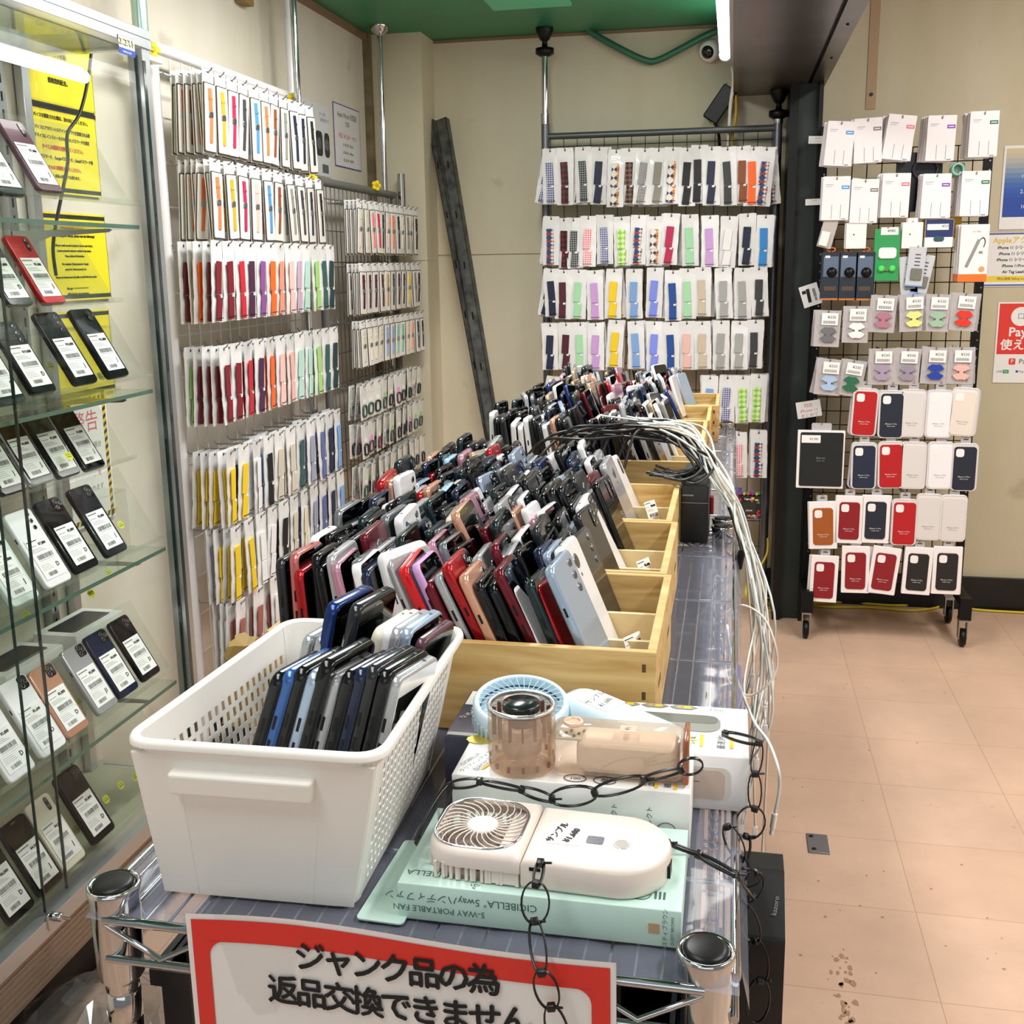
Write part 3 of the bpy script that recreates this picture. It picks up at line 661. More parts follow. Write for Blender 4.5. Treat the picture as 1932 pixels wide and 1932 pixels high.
nearbins = [('front wooden bin', (1.0385, 1.124, 1.207), .0), ('middle wooden bin', (1.306, 1.391, 1.476), -.006), ('rear near-cart bin', (1.575, 1.660, 1.745), -.014)]
for bi, (bl, ys, dx) in enumerate(nearbins):
    for ri, y in enumerate(ys):
        rn = ('front', 'middle', 'rear')[ri]; first = bi == 0 and ri == 0
        phone_row(bl, 'L', rn, y, -.452+dx, -.272+dx, 14 if first else 12, 1, 25, frontL if first else None, True, rr)
        phone_row(bl, 'R', rn, y, -.262+dx, -.112+dx if first else -.118+dx, 13 if first else 11, 24, 23, frontR if first else None, True, rr)
farbins = [('first far-cart bin', (2.045, 2.135, 2.22), 0), ('second wooden bin on the far cart', (2.315, 2.405, 2.49), 0), ('third wooden bin on the far cart', (2.59, 2.68, 2.765), .004), ('last wooden bin', (2.86, 2.95, 3.035), .01)]
farL = ['white', 'black', 'charcoal', 'white', 'white', 'white', 'black', 'charcoal', 'white', 'rose gold', 'black', 'black']
rest = MB(); restmats = []; rmi = {}
for bi, (bl, ys, dx) in enumerate(farbins):
    for ri, y in enumerate(ys):
        rn = ('front', 'middle', 'rear')[ri]
        if bi == 0 and ri < 2:
            phone_row(bl, 'L', rn, y, -.452+dx, -.27+dx, 12, 2, 16, farL if ri == 0 else None, False, rr)
            phone_row(bl, 'R', rn, y, -.235+dx, -.10+dx, 11, 10, 22, None, False, rr)
            continue
        for xa, xb, n_, l0, l1 in ((-.448+dx, -.27+dx, 11, 4, 20), (-.235+dx, -.095+dx, 10, 10, 24)):
            for i in range(n_):
                f = i/(n_-1); c = rr.choice(pool); s = rr.choice(sizes); w_, h, t_, rad = ((.0705, .146, .0088, .0095), (.067, .138, .0084, .0075), (.0745, .155, .0092, .010))[s]
                M = lean_M(xa+(xb-xa)*f, y+rr.gauss(0, .006), ZS+.012+max(0, rr.gauss(.012, .012)), -(l0+(l1-l0)*f)+rr.gauss(0, 3), rr.gauss(0, 8), rr.gauss(0, 3), rr.random() < .5)
                if c not in rmi: rmi[c] = len(restmats); restmats.append(pmat(c))
                if 'glass' not in rmi: rmi['glass'] = len(restmats); restmats.append(GLASSB)
                rest.slab(w_, h, t_, rad, .0022, rmi[c], M @ FX @ TR(0, h/2, 0), n=3)
                rest.slab(w_-.005, h-.005, .0004, rad-.002, 0, rmi['glass'], M @ FX @ TR(0, h/2, 0), z0=t_/2-.0001, n=3)
o = tag(obj('smartphones', rest, restmats), 'dense crowd of used smartphones standing in the farther wooden bins', 'smartphones'); o['kind'] = 'stuff'
# price slips tucked at the right ends of rows
for k, (x, y, z, yw) in enumerate(((-.118, .998, .985, -25), (-.098, 1.075, .99, -30), (-.106, 1.27, 1.0, -30), (-.11, 1.37, .99, -28), (-.118, 1.56, .99, -30), (-.125, 1.68, 1.0, -30))):
    o = obj('price_slip', price_label_mesh('¥%d,800' % (3+k), 'J', .03, .05), None); o.matrix_world = TR(x+.010, y, z) @ RZ(yw) @ RY(-22) @ FX
    tag(o, 'white price slip, right end of the %s row of the near bins' % ('front', 'second', 'fourth', 'fifth', 'seventh', 'eighth')[k], 'price slip', 'price slips in the bins')
# ------------------------------------------------------------------ boxed fans and sample fans
MINT = mat('mint_board', '#c5e3d9', .5); MINTD = mat('mint_print', '#3f6a5e', .6)
FLIP = RZ(180)
t = thing('fan_box', 'mint green boxed portable fan with upside-down lettering lying at the cart front', 'box', (-.1245, .721, ZS))
bx0 = MB().slab(.203, .110, .0285, .0008, .0008, 0, z0=.0005); obj('carton', bx0, [MINT], t)
fm = Matrix(((1, 0, 0, 0), (0, 0, -1, -.0554), (0, 1, 0, .0145), (0, 0, 0, 1)))
lt = MB()
lt.text('CICIBELLA° 5wayハンディファン', .0078, fm @ TR(-.055, .0052, .0) @ FLIP, 0)
lt.text('5-WAY PORTABLE FAN', .0066, fm @ TR(-.071, -.0042, .0) @ FLIP, 0)
lt.text('テスティブラウン', .0042, fm @ TR(.0905, -.001, 0) @ RZ(90), 0); lt.text('DUSTY BROWN', .0030, fm @ TR(.0955, -.001, 0) @ RZ(90), 0)
lt.box(.079, .0865, -.004, .0035, -.0002, .0001, 1, fm)
tm = TR(0, 0, .0292)
lt.text('CICIBELLA', .009, tm @ TR(-.078, -.040, 0) @ FLIP, 0)
for x in (.018, .044, .072):
    lt.tube([(x+.0075*math.cos(a), -.038+.0075*math.sin(a), .0293) for a in [k*math.pi/10 for k in range(20)]], .0003, 5, 0, True)
    for k in range(3): lt.box(x+.010+k*.003, x+.0115+k*.003, -.043, -.034, .0292, .0293, 0)
    lt.text('N', .008, tm @ TR(x, -.038, 0) @ FLIP, 0)
lt.text('ふ', .008, tm @ TR(-.045, -.050, 0) @ FLIP, 0)
obj('print', lt, [MINTD, mat('tan_swatch', '#b99d78', .6)], t)
t = thing('fan_box_sleeve', 'flat mint green card flap lying under the left end of the mint box', 'card', (-.236, .712, ZS+.001), (0, 0, R(-2)))
obj('card', MB().slab(.036, .11, .0012, .004, 0, 0, z0=0), [MINT], t)
LB = mat('carton_white', '#f1f1f0', .4)
t = thing('fan_box', 'white carton with grey front and yellow accents under the amber fan', 'box', (-.1185, .822, ZS))
obj('carton', MB().slab(.193, .080, .056, .0008, .0008, 0, z0=.0005), [LB], t)
tm = TR(0, 0, .0571); lt = MB()
lt.text('CICIBELLA', .0055, tm @ TR(-.0875, -.012, 0) @ RZ(68), 1); lt.text('クリアハンディファン', .0055, tm @ TR(-.0795, -.010, 0) @ RZ(68), 1); lt.text('当社比面白風量', .0075, tm @ TR(-.070, -.008, 0) @ RZ(68), 1)
lt.box(-.0015, .0010, -.024, .026, -.0002, .0001, 2, tm @ TR(-.0645, -.006, 0) @ RZ(-22))
for x in (.004, .028):
    lt.tube([(x+.009*math.cos(a), -.031+.006*math.sin(a), .0572) for a in [k*math.pi/12 for k in range(24)]], .00035, 5, 0, True)
lt.text('100', .006, tm @ TR(.004, -.031, 0), 0); lt.text('風', .007, tm @ TR(.028, -.031, 0), 0)
lt.text('超軽', .007, tm @ TR(.062, -.031, 0), 0); lt.text('量', .007, tm @ TR(.078, -.031, 0), 0); lt.box(.068, .0705, -.036, -.027, -.0002, .0001, 2, tm); lt.box(.083, .0855, -.036, -.027, -.0002, .0001, 2, tm)
gold = [(-.088+.011*(1+.12*(k % 2))*math.cos(k*math.pi/12), .026+.008*(1+.12*(k % 2))*math.sin(k*math.pi/12)) for k in range(24)]
lt.prism(gold, -.0001, .0002, 3, tm)
fm = Matrix(((1, 0, 0, 0), (0, 0, -1, -.0404), (0, 1, 0, .028), (0, 0, 0, 1)))
for x in (.05, .078):
    lt.text('イレクト', .0055, fm @ TR(x-.013, .004, 0) @ RZ(90), 0); lt.tube([fm @ Vector((x+.008*math.cos(a), -.006+.008*math.sin(a), .0001)) for a in [k*math.pi/10 for k in range(20)]], .0003, 5, 0, True)
obj('print', lt, [mat('print_dark', '#3a3f45', .7), mat('print_soft', '#77808a', .7), YEL, mat('gold_seal', '#d8c04a', .35, .5)], t)
t = thing('fan_box', 'white windowed carton of the blue fan overhanging the right edge of the cart', 'box', (-.077, .916, ZS))
obj('carton', MB().slab(.202, .104, .050, .0008, .0008, 0, z0=.0005), [LB], t)
tm = TR(0, 0, .0510); lt = MB()
rc = MB(); rc.slab(.085, .036, .0004, .014, 0, 0, tm @ TR(.034, .012, 0), z0=-.0002); rc.slab(.080, .0175, .0006, .007, 0, 1, tm @ TR(.034, .0200, 0), z0=-.0002)
obj('window_recess', rc, [mat('recess_grey', '#8d8f86', .5), mat('recess_dark', '#6c6e66', .5)], t)
for i, s in enumerate(('日傘', '装着', '7枚', '最速3秒')):
    lt.text(s, .0105 if i < 3 else .008, tm @ TR(-.008+.026*i+(.008 if i > 1 else 0), -.024, 0) @ RZ(90) @ RZ(-0), 0); lt.box(-.001+.026*i+(.008 if i > 1 else 0), .002+.026*i+(.008 if i > 1 else 0), -.036, -.012, -.0002, .0001, 3, tm)
for k in range(6):
    a = k*math.pi/3; lt.slab(.007, .0026, .0003, .0012, 0, 4, tm @ TR(.0475+.006*math.cos(a), -.024+.006*math.sin(a), 0) @ RZ(math.degrees(a)), z0=-.0001)
for k in range(3):
    x = -.012+.027*k; lt.prism([(x-.013, .0455), (x-.007, .041), (x+.007, .041), (x+.013, .0455), (x+.007, .050), (x-.007, .050)], -.0001, .0002, 1, tm)
    lt.box(x, x+.007, .043, .048, .0001, .0003, 3, tm); lt.text('風', .006, tm @ TR(x-.004, .0455, .0003), 3)
lt.text('3.0m', .007, tm @ TR(.072, .044, 0), 1)
fm = Matrix(((1, 0, 0, 0), (0, 0, -1, -.0524), (0, 1, 0, .025), (0, 0, 0, 1)))
rc = MB(); rc.slab(.056, .029, .0004, .007, 0, 0, fm @ TR(.058, .0005, 0), z0=-.0002); rc.slab(.050, .027, .0006, .006, 0, 1, fm @ TR(.056, -.001, 0), z0=-.0001); obj('window', rc, [mat('window_edge', '#d8d6d0', .5), mat('window_fan', '#cbb9ad', .35, coat=.5)], t)
lt.box(.046, .060, .001, .0016, .0004, .0006, 0, fm)
obj('print', lt, [mat('print_dark', '#3a3f45', .7), mat('recess_grey', '#8d8f86', .5), mat('recess_dark', '#6c6e66', .5), YEL, mat('lime_flower', '#eef07a', .6), mat('window_edge', '#d8d6d0', .5), mat('window_fan', '#cbb9ad', .35, coat=.5)], t)
t = thing('fan_box', 'dark printed carton peeking out behind the left end of the white box', 'box', (-.213, .918, ZS))
obj('carton', MB().slab(.062, .104, .049, .0008, .0008, 0, z0=.0005), [mat('carton_violet', '#54566f', .4, noise=.4, nscale=25)], t)
tm = TR(0, 0, .0501); lt = MB()
lt.box(-.029, .029, .018, .05, -.0002, .0002, 0, tm); lt.box(-.029, -.0, -.05, -.044, -.0002, .0002, 0, tm)
lt.prism([(-.004, -.04), (.022, -.045), (.029, -.02), (.02, .0), (.004, -.005), (-.008, -.02)], -.0001, .0002, 1, tm); lt.text('美顔', .009, tm @ TR(.006, .032, .0002), 2); lt.text('なめらか', .008, tm @ TR(-.018, .0, .0002) @ RZ(65), 0)
obj('print', lt, [PAPER, mat('photo_skin', '#c8a494', .5), INK], t)

# ---- beige folding fan
BEIGE = mat('beige_plastic', '#e3d8cf', .38, coat=.05); BEIGED = mat('fan_inside', '#8f7f74', .6)
zt = .0302
t = thing('handheld_fan', 'beige folding hand fan lying on the mint box with a sample price sticker', 'fan', (-.1205, .7125, ZS+.0292), (0, 0, R(-2.5))); t.scale = (1, 1, .82)
BFM = TR(0, 0, 0)
# handle half: right end fully rounded
hp = [(-.0145, -.040)]+[(.050+.038*math.cos(R(a)), .040*math.sin(R(a))) for a in range(-90, 91, 9)]+[(-.0145, .040)]
def inset(poly, d):
    cx_ = sum(p[0] for p in poly)/len(poly); cy_ = sum(p[1] for p in poly)/len(poly)
    return [(p[0]-d*(1 if p[0] > cx_ else -1)*min(1, abs(p[0]-cx_)/.03), p[1]-d*(1 if p[1] > cy_ else -1)*min(1, abs(p[1]-cy_)/.02)) for p in poly]
def rloft(m, poly, h, mi, bev=.005, z0=0):
    rings = [[(x, y, z0+dz) for x, y in inset(poly, d)] for d, dz in ((.003, 0), (.0005, .002), (0, .005), (0, h-bev), (bev*.25, h-bev*.4), (bev*.6, h-bev*.1), (bev, h))]
    return m.loft(rings, mi, True)
m = MB(); rloft(m, hp, .028, 0); obj('handle', m, [BEIGE], t)
m = MB(); hd_ = [(-.0152, -.0405)]+[(-.0152, .0405)]+[(x-.052, y) for x, y in rrect(.072, .082, .026, 8) if x < -.005]
rings = [[(x, y, dz) for x, y in inset(hd_, d)] for d, dz in ((.0, .014), (0, .024), (.0015, .028), (.004, zt))]
# top plate ring around the round-cornered grille
def _toward(p):
    dx, dy = p[0]+.053, p[1]; k = ((abs(dx)/.0312)**4.5+(abs(dy)/.0342)**4.5)**(-1/4.5); return (-.053+dx*k, dy*k)
hd_ = [q for a, b in zip(hd_, hd_[1:]+hd_[:1]) for q in ([a] if math.hypot(b[0]-a[0], b[1]-a[1]) < .01 else [(a[0]+(b[0]-a[0])*i/8, a[1]+(b[1]-a[1])*i/8) for i in range(8)])]
rings = [[(x, y, dz) for x, y in inset(hd_, d)] for d, dz in ((.0, .014), (0, .024), (.0015, .028), (.004, zt))]
gr = [_toward(p) for p in inset(hd_, .004)]
m.loft(rings, 0, True, (False, False))
m.loft([[(x, y, zt) for x, y in inset(hd_, .004)], [(x, y, zt) for x, y in gr], [(x, y, zt-.004) for x, y in gr]], 0, False, (False, False))
m.box(-.036, -.0160, -.0395, .0395, .002, .020, 0)
# ribbed side walls of the head
hp2 = inset(hd_, .002)
for k in range(len(hp2)):
    if k % 2 == 0: x, y = hp2[k]; m.box(x-.0012, x+.0012, y-.0012, y+.0012, .001, .016, 0)
for k in range(9):
    for s_ in (-1, 1): m.box(-.078+k*.0058-.0011, -.078+k*.0058+.0011, s_*.0385-.0012, s_*.0385+.0012, .001, .016, 0)
    m.box(-.0880, -.0860, -.022+k*.0055-.0011, -.022+k*.0055+.0011, .001, .016, 0)
obj('fan_head', m, [BEIGE], t)
m = MB(); m.slab(.064, .072, .003, .02, 0, 0, TR(-.052, 0, 0), z0=.0005); m.lathe([(.030, .010), (.030, .0105)], 28, 0, TR(-.053, 0, 0)); obj('fan_core', m, [BEIGED], t)
m = MB()
for k in range(9):
    a0 = k*2*math.pi/9; P = []
    for j in range(6):
        rr_ = .010+.018*j/5; a = a0+.5*j/5; P.append((rr_*math.cos(a), rr_*math.sin(a), .0135+.006*(1-j/5)))
    Q = [(p[0]*.98-.004*p[1]/.03, p[1]*.98+.004*p[0]/.03, p[2]+.004) for p in P]
    m.add(P+Q, [(i, i+1, i+7, i+6) for i in range(5)], 0, True, TR(-.053, 0, 0))
obj('blades', m, [mat('fan_blade', '#b9a89b', .45)], t)
m = MB()
for k in range(28):
    a0 = k*2*math.pi/28; P = []
    for j in range(7):
        q = j/6; a = a0+.55*q*q-.1*q; lim = min(.031/max(abs(math.cos(a)), 1e-3), .034/max(abs(math.sin(a)), 1e-3), .037); rr_ = .0105+(lim-.0105)*q
        P.append((rr_*math.cos(a), rr_*math.sin(a), zt-.0015))
    m.tube(P, .00085, 5, 0, False, TR(-.053, 0, 0), flat=(0, 0, 1))
m.lathe([(.0116, zt-.003), (.0116, zt-.0005), (.0105, zt)], 28, 0, TR(-.053, 0, 0)); obj('grille', m, [mat('beige_grille', '#eee2d8', .4)], t)
m = MB(); P = [(x, y, zt+.0002) for x, y in [(x-.053, y) for x, y in rrect(.065, .071, .0235, 8)]]; m.tube(P, .0011, 8, 0, True); obj('grille_ring', m, [CHROME], t, label='chrome ring around the grille')
m = MB().slab(.026, .030, .0004, .001, 0, 0, TR(.010, .001, .0281), z0=0)
m.text('サンプル', .0074, TR(.0045, .001, .0288) @ RZ(74), 1, 1, .02); m.text('¥1,680', .0074, TR(.0155, -.001, .0288) @ RZ(74), 1, 1, .02); obj('price_sticker', m, [mat('sticker_clear_white', '#f6f2ef', .3), mat('sticker_grey_ink', '#3a3b3f', .6)], t, label='white sample price sticker')
obj('display', MB().slab(.0125, .0105, .0005, .002, 0, 0, TR(.033, -.003, .0279), z0=0), [mat('display_grey', '#595c68', .25)], t, label='small dark grey display window')
m = MB(); m.lathe([(.0062, .0278), (.0062, .0285), (.0055, .0287), (.005, .0284)], 24, 0, TR(.053, -.005, 0)); obj('button', m, [mat('button_chrome', '#e6dcd6', .15, .5)], t)
m = MB(); m.box(-.004, .004, -.0408, -.0395, .019, .022, 0, TR(-.004, 0, 0)); m.box(.080, .0885, -.012, .0, .006, .017, 0); obj('port', m, [BLACK], t)

# ---- amber transparent fan
AMBER = clear('amber_clear_plastic', (.93, .84, .75), .35, .04, haze=.20, hazecol=(.80, .64, .53)); AMBD = mat('amber_core', '#d8c8ba', .35, coat=.3)
zb = ZS+.0572
t = thing('handheld_fan', 'amber see-through hand fan with a silver-rimmed round head lying on the white carton', 'fan', (-.161, .807, zb))
m = MB(); m.lathe([(.0270, .001), (.0278, .004), (.0278, .050), (.0272, .052), (.0255, .052), (.0250, .050), (.0250, .004), (.0240, .003)], 40, 0, caps=(True, False))
for z in (.016, .034): m.lathe([(.0279, z), (.0283, z+.0004), (.0279, z+.0008)], 40, 0, caps=(False, False))
obj('housing', m, [AMBER], t)
m = MB(); m.lathe([(.0245, .0525), (.0285, .0523), (.0288, .0540), (.0270, .0552), (.0250, .0540)], 40, 0, caps=(False, False)); obj('rim', m, [mat('silver_rim', '#e4e4e6', .15, .9)], t, label='silver rim')
m = MB(); m.lathe([(.0158, .050), (.0160, .0545), (.0152, .0556), (.001, .0558)], 32, 0); obj('hub_cap', m, [mat('hub_black_green', '#0e1c1a', .22, coat=.4)], t, label='black round hub cap')
m = MB(); m.lathe([(.011, .020), (.011, .048)], 20, 0); m.lathe([(.0165, .014), (.0165, .034), (.012, .036)], 24, 1)
for k in range(14):
    a = k*2*math.pi/14; m.box(.0215, .0245, -.0008, .0008, .030, .050, 2, RZ(math.degrees(a)))
    m.box(.0262, .0276, -.0012, .0012, .005, .010, 2, RZ(math.degrees(a)))
obj('motor', m, [mat('motor_dark', '#6b5a52', .4), AMBD, mat('amber_rib', '#7d523f', .4)], t)
m = MB(); m.slab(.112, .040, .038, .012, .009, 0, TR(.080, 0, .021) @ RX(90)); obj('handle', m, [AMBER], t)
m = MB(); m.slab(.082, .030, .031, .008, .006, 0, TR(.088, 0, .0185) @ RX(90)); obj('battery', m, [mat('battery_beige', '#efe4d8', .4)], t)
m = MB(); m.box(.030, .058, -.012, .012, .0305, .032, 0)
for k in range(7): m.box(.033+k*.0035, .035+k*.0035, -.009+(k % 3)*.005, -.006+(k % 3)*.005, .032, .0332, 1)
obj('circuit_board', m, [mat('pcb_pale', '#cfd3c6', .5), INK], t)
m = MB(); m.lathe([(.0085, .0395), (.0085, .0425), (.006, .0432), (.0055, .0415)], 24, 0, TR(.043, 0, 0)); obj('button', m, [mat('amber_button', '#dcb79f', .15, coat=.5)], t)
m = MB(); m.slab(.005, .040, .036, .004, .002, 0, TR(.1345, 0, .021) @ RX(90)); obj('end_cap', m, [mat('amber_end', '#9c5b3c', .2, coat=.5)], t, label='darker amber end cap')
m = MB().slab(.013, .012, .0004, .001, 0, 0, TR(.088, -.004, .0402), z0=0); m.text('¥1', .006, TR(.088, -.004, .0408) @ RZ(75), 1); obj('price_sticker', m, [PAPER, MATS['sticker_grey_ink']], t)

# ---- light blue fan
LBL = mat('pale_blue_plastic', '#c6dde8', .4); LBLD = mat('pale_blue_core', '#9bbccd', .5)  # deeper blue for the core disc behind the grille
t = thing('handheld_fan', 'pale blue round hand fan resting behind the amber fan', 'fan', (-.177, .885, ZS+.0515))
HM = TR(0, 0, .016) @ RX(10) @ RY(3)
m = MB(HM); m.lathe([(.036, -.014), (.0425, -.008), (.0438, .006), (.0432, .0125), (.0415, .0148), (.0385, .0152), (.0375, .0135), (.0375, .006)], 44, 0, caps=(True, False))
for k in range(44):
    a = 360*k/44; m.box(.0425, .0444, -.0010, .0010, -.008, .004, 0, RZ(a))
obj('fan_head', m, [LBL], t)
m = MB(HM); m.lathe([(.037, .004), (.037, .0045)], 36, 0); obj('fan_core', m, [LBLD], t)
m = MB(HM)
for k in range(32):
    a = 2*math.pi*k/32; m.tube([(.0155*math.cos(a), .0155*math.sin(a), .0145), (.0385*math.cos(a+.12), .0385*math.sin(a+.12), .0140)], .0007, 5, 0, flat=(0, 0, 1))
m.lathe([(.0168, .012), (.0168, .0148), (.0155, .0155)], 32, 0); obj('grille', m, [LBL], t)
m = MB(TR(.090, -.002, .014) @ RZ(-32) @ RY(4)); m.slab(.126, .046, .022, .016, .008, 0); obj('handle', m, [LBL], t)
m = MB(TR(.090, -.002, .014) @ RZ(-32) @ RY(4)); m.slab(.034, .028, .0004, .001, 0, 0, TR(-.026, .004, .0111), z0=0); m.text('サンプル', .0075, TR(-.033, .004, .0117) @ RZ(100), 1); m.text('¥1,680', .0075, TR(-.021, .004, .0117) @ RZ(100), 1); obj('price_sticker', m, [PAPER, MATS['sticker_grey_ink']], t, label='white sample price sticker')

# ------------------------------------------------------------------ chains of black cable ties
TIE = mat('cable_tie_black', '#090a0b', .3, spec=.6)
def loop_pts(a, b, w_, nrm, n=22):
    a, b = Vector(a), Vector(b); u = (b-a)/2; c = (a+b)/2; v = u.normalized().cross(Vector(nrm)).normalized()*w_/2
    return [c+u*math.cos(2*math.pi*k/n)+v*math.sin(2*math.pi*k/n) for k in range(n)]
def tie_chain(label, pts, widths, nrms, r=.0016):
    t = thing('cable_tie_chain', label, 'cable tie chain', pts[0], group='cable tie chains securing the fans'); o = Vector(pts[0])
    for i in range(len(pts)-1):
        a, b = Vector(pts[i])-o, Vector(pts[i+1])-o; m = MB(); d = (b-a).normalized()
        m.tube(loop_pts(a-d*.002, b+d*.002, widths[i], nrms[i]), r, 6, 0, True, flat=nrms[i])
        m.slab(.0052, .0058, .0050, .001, .0008, 0, TR(*a) @ d.to_track_quat('Z', 'Y').to_matrix().to_4x4())
        if i % 2 == 0: m.tube([a, a+Vector((.008, -.002, .002))], .0009, 5)
        obj('cable_tie', m, [TIE], t)
    return t
yf = .655
A = [at(1020, 1628, Y=.6545), at(1012, 1668, Y=.640), at(1008, 1738, Y=.636), at(1022, 1835, Y=.6145), at(1040, 1900, Y=.6145), at(1062, 1985, Y=.6145)]
tie_chain('black cable tie chain hanging from the beige fan down over the red bordered sign', A, [.006, .019, .011, .016, .015], [(0, 1, 0)]*5)
B = [at(1258, 1590, Z=.972), at(1318, 1612, Z=.962), at(1388, 1650, Z=.955), at(1418, 1690, Y=.80), at(1400, 1740, Y=.79)]
tie_chain('black cable tie chain from the right end of the beige fan to the cart edge', B, [.009, .011, .018, .014], [(0, .3, 1), (0, .3, 1), (1, 1, 0), (1, 0, 0)])
C = [at(1368, 1384, Z=1.0), at(1432, 1402, Z=1.0), at(1424, 1460, Y=.86), at(1424, 1526, Y=.86), at(1408, 1578, Y=.86), at(1392, 1640, Y=.84)]
tie_chain('black cable tie chain from the pale blue fan hanging off the right box corner', C, [.014, .009, .011, .024, .012], [(0, 0, 1)]+[(0, 1, 0)]*4)
D = [at(790, 1590, Z=.955), at(850, 1482, Y=.778), at(905, 1474, Y=.776), at(985, 1490, Y=.775), at(1042, 1508, Y=.774), at(1122, 1496, Y=.774), at(1215, 1470, Y=.774), at(1285, 1452, Y=.774), at(1320, 1440, Y=.774)]
tie_chain('black cable tie chain running along the white carton behind the beige fan', D, [.012, .010, .006, .011, .022, .016, .007, .017], [(0, 1, .4)]*8)
E_ = [at(1372, 1560, Y=.815), at(1398, 1620, Y=.81), at(1380, 1662, Y=.80), at(1430, 1650, Y=.795), at(1395, 1700, Y=.79), at(1425, 1775, Y=.785), at(1435, 1850, Y=.78), at(1425, 1925, Y=.78)]
tie_chain('tangled black cable tie chain dangling beside the front right cart post', E_, [.014, .02, .018, .020, .018, .016, .018], [(0, 1, .3), (0, 1, 0), (.3, 1, .3), (0, 1, 0), (.3, 1, 0), (0, 1, 0), (0, 1, 0)])
# black device hanging at the right side of the cart
t = thing('black_charger', 'black box shaped charger with a slanted lid hanging on the right side of the cart', 'charger', (.038, .855, .597))
m = MB(); prof = [(-.055, 0), (.055, 0), (.055, .262), (.02, .297), (-.010, .297), (-.055, .262)]
m.prism(prof, -.0175, .0175, 0, Matrix(((0, 0, 1, 0), (1, 0, 0, 0), (0, 1, 0, 0), (0, 0, 0, 1)))); o = obj('body', m, [mat('charger_black', '#0a0a0b', .45)], t); bv = o.modifiers.new('b', 'BEVEL'); bv.width = .003; bv.segments = 2
m = MB(); M2 = Matrix(((1, 0, 0, 0), (0, .79, -.614, -.0335), (0, .614, .79, .2795), (0, 0, 0, 1))); m.text('kazoro', .0058, M2 @ TR(.010, 0, .0010) @ RZ(80), 0); obj('lettering', m, [mat('grey_mark', '#8c8c8e', .5)], t)
t = thing('black_charger', 'large black charger box with cables standing at the far end of the near cart', 'charger', (-.053, 1.86, ZS))
obj('body', MB().slab(.046, .20, .10, .003, .002, 0, z0=.001), [mat('charger_black2', '#141518', .35)], t)
m = MB().box(-.020, -.002, -.1008, -.1004, .082, .0845, 0).box(-.022, .022, -.1012, -.1, .070, .0708, 0); obj('marking', m, [mat('grey_mark', '#8c8c8e', .5)], t)
obj('red_plug', MB().slab(.007, .02, .03, .002, .001, 0, TR(.027, -.02, .05)), [mat('plug_red', '#a31c1c', .4)], t)
t = thing('metal_plate', 'grey metal plate lying by the rear right post of the near cart', 'plate', (.004, 1.91, ZS+.004), (0, 0, 0))
obj('plate', MB().slab(.03, .05, .004, .002, .001, 0, z0=0), [mat('plate_olive', '#6f7266', .4, .5)], t)
# ------------------------------------------------------------------ glass display cabinet on the left
XG, XB, Y0, Y1, ZT = -1.17, -1.440, .75, 2.105, 1.868
GLASS = clear('cabinet_glass', (.965, .98, .972), .06, .02)
GEDGE = mat('glass_edge_green', '#1c302d', .15, coat=.5); ACR = clear('acrylic_stand', (.96, .97, .95), .2, .04, haze=.03, hazecol=(.8, .85, .75))
t = thing('display_cabinet', 'tall glass display cabinet with aluminium frame holding priced smartphones', 'cabinet', (0, 0, 0)); CAB = t
m = MB().box(XG-.032, XG, Y1-.03, Y1, .16, ZT, 0).box(XB, XB+.018, Y1-.060, Y1-.035, .16, ZT, 0).box(XG-.032, XG, Y0, Y0+.03, .16, ZT, 0)
m.box(XG-.034, XG+.004, Y0, Y1+.004, ZT-.036, ZT, 0).box(XB, XG, Y1-.03, Y1+.004, ZT-.035, ZT, 0).box(XB, XB+.03, Y0, Y1, ZT-.042, ZT, 0)
m.box(XG-.0335, XG+.0045, Y0, Y1, ZT-.018, ZT-.016, 1).box(XG-.018, XG-.014, Y1-.0305, Y1-.029, .25, ZT-.05, 1)
m.box(XG-.04, XG+.006, Y0, Y1+.004, .235, .268, 0).box(XB, XG, Y1-.03, Y1+.004, .235, .262, 0)
o = obj('frame', m, [ALU, mat('frame_gasket', '#1c2221', .5)], t); bv = o.modifiers.new('b', 'BEVEL'); bv.width = .0015; bv.segments = 1
m = MB().box(XB, XG+.002, Y0, Y1, .15, .235, 0)
for k in range(6): m.box(XG+.002, XG+.0035, Y0, Y1, .158+.012*k, .164+.012*k, 0)
obj('base', m, [mat('base_bronze', '#a08f80', .35, .6)], t)
obj('dark_void_block', MB().box(XB, XG-.07, Y0+.04, Y1-.04, .0, .15, 0), [mat('void_black', '#0a0a0a', .6)], t)  # black block stands in for the dark void under the base
obj('front_pane', MB().box(XG-.012, XG-.008, 1.52, Y1-.03, .27, ZT-.045, 0), [GLASS], t)
obj('front_pane', MB().box(XG-.020, XG-.016, Y0+.03, 1.60, .27, ZT-.045, 0), [GLASS], t)
m = MB().box(XG-.0125, XG-.0075, 1.5205, 1.5225, .27, ZT-.045, 0).box(XG-.0205, XG-.0155, 1.597, 1.600, .27, ZT-.045, 0); obj('pane_edge', m, [GEDGE], t)
obj('end_pane', MB().box(XB+.02, XG-.03, Y1-.018, Y1-.014, .262, ZT-.035, 0), [GLASS], t)
m = MB().box(XG-.0165, XG-.0100, Y1-.0332, Y1-.030, .27, ZT-.05, 0).box(XG+.0002, XG+.0012, Y1-.030, Y1-.020, .27, ZT-.06, 0); obj('pane_edge', m, [GEDGE], t)
obj('deck', MB().box(XB, XG-.02, Y0, Y1-.03, .248, .262, 0), [mat('deck_sage', '#b3b59c', .5)], t)
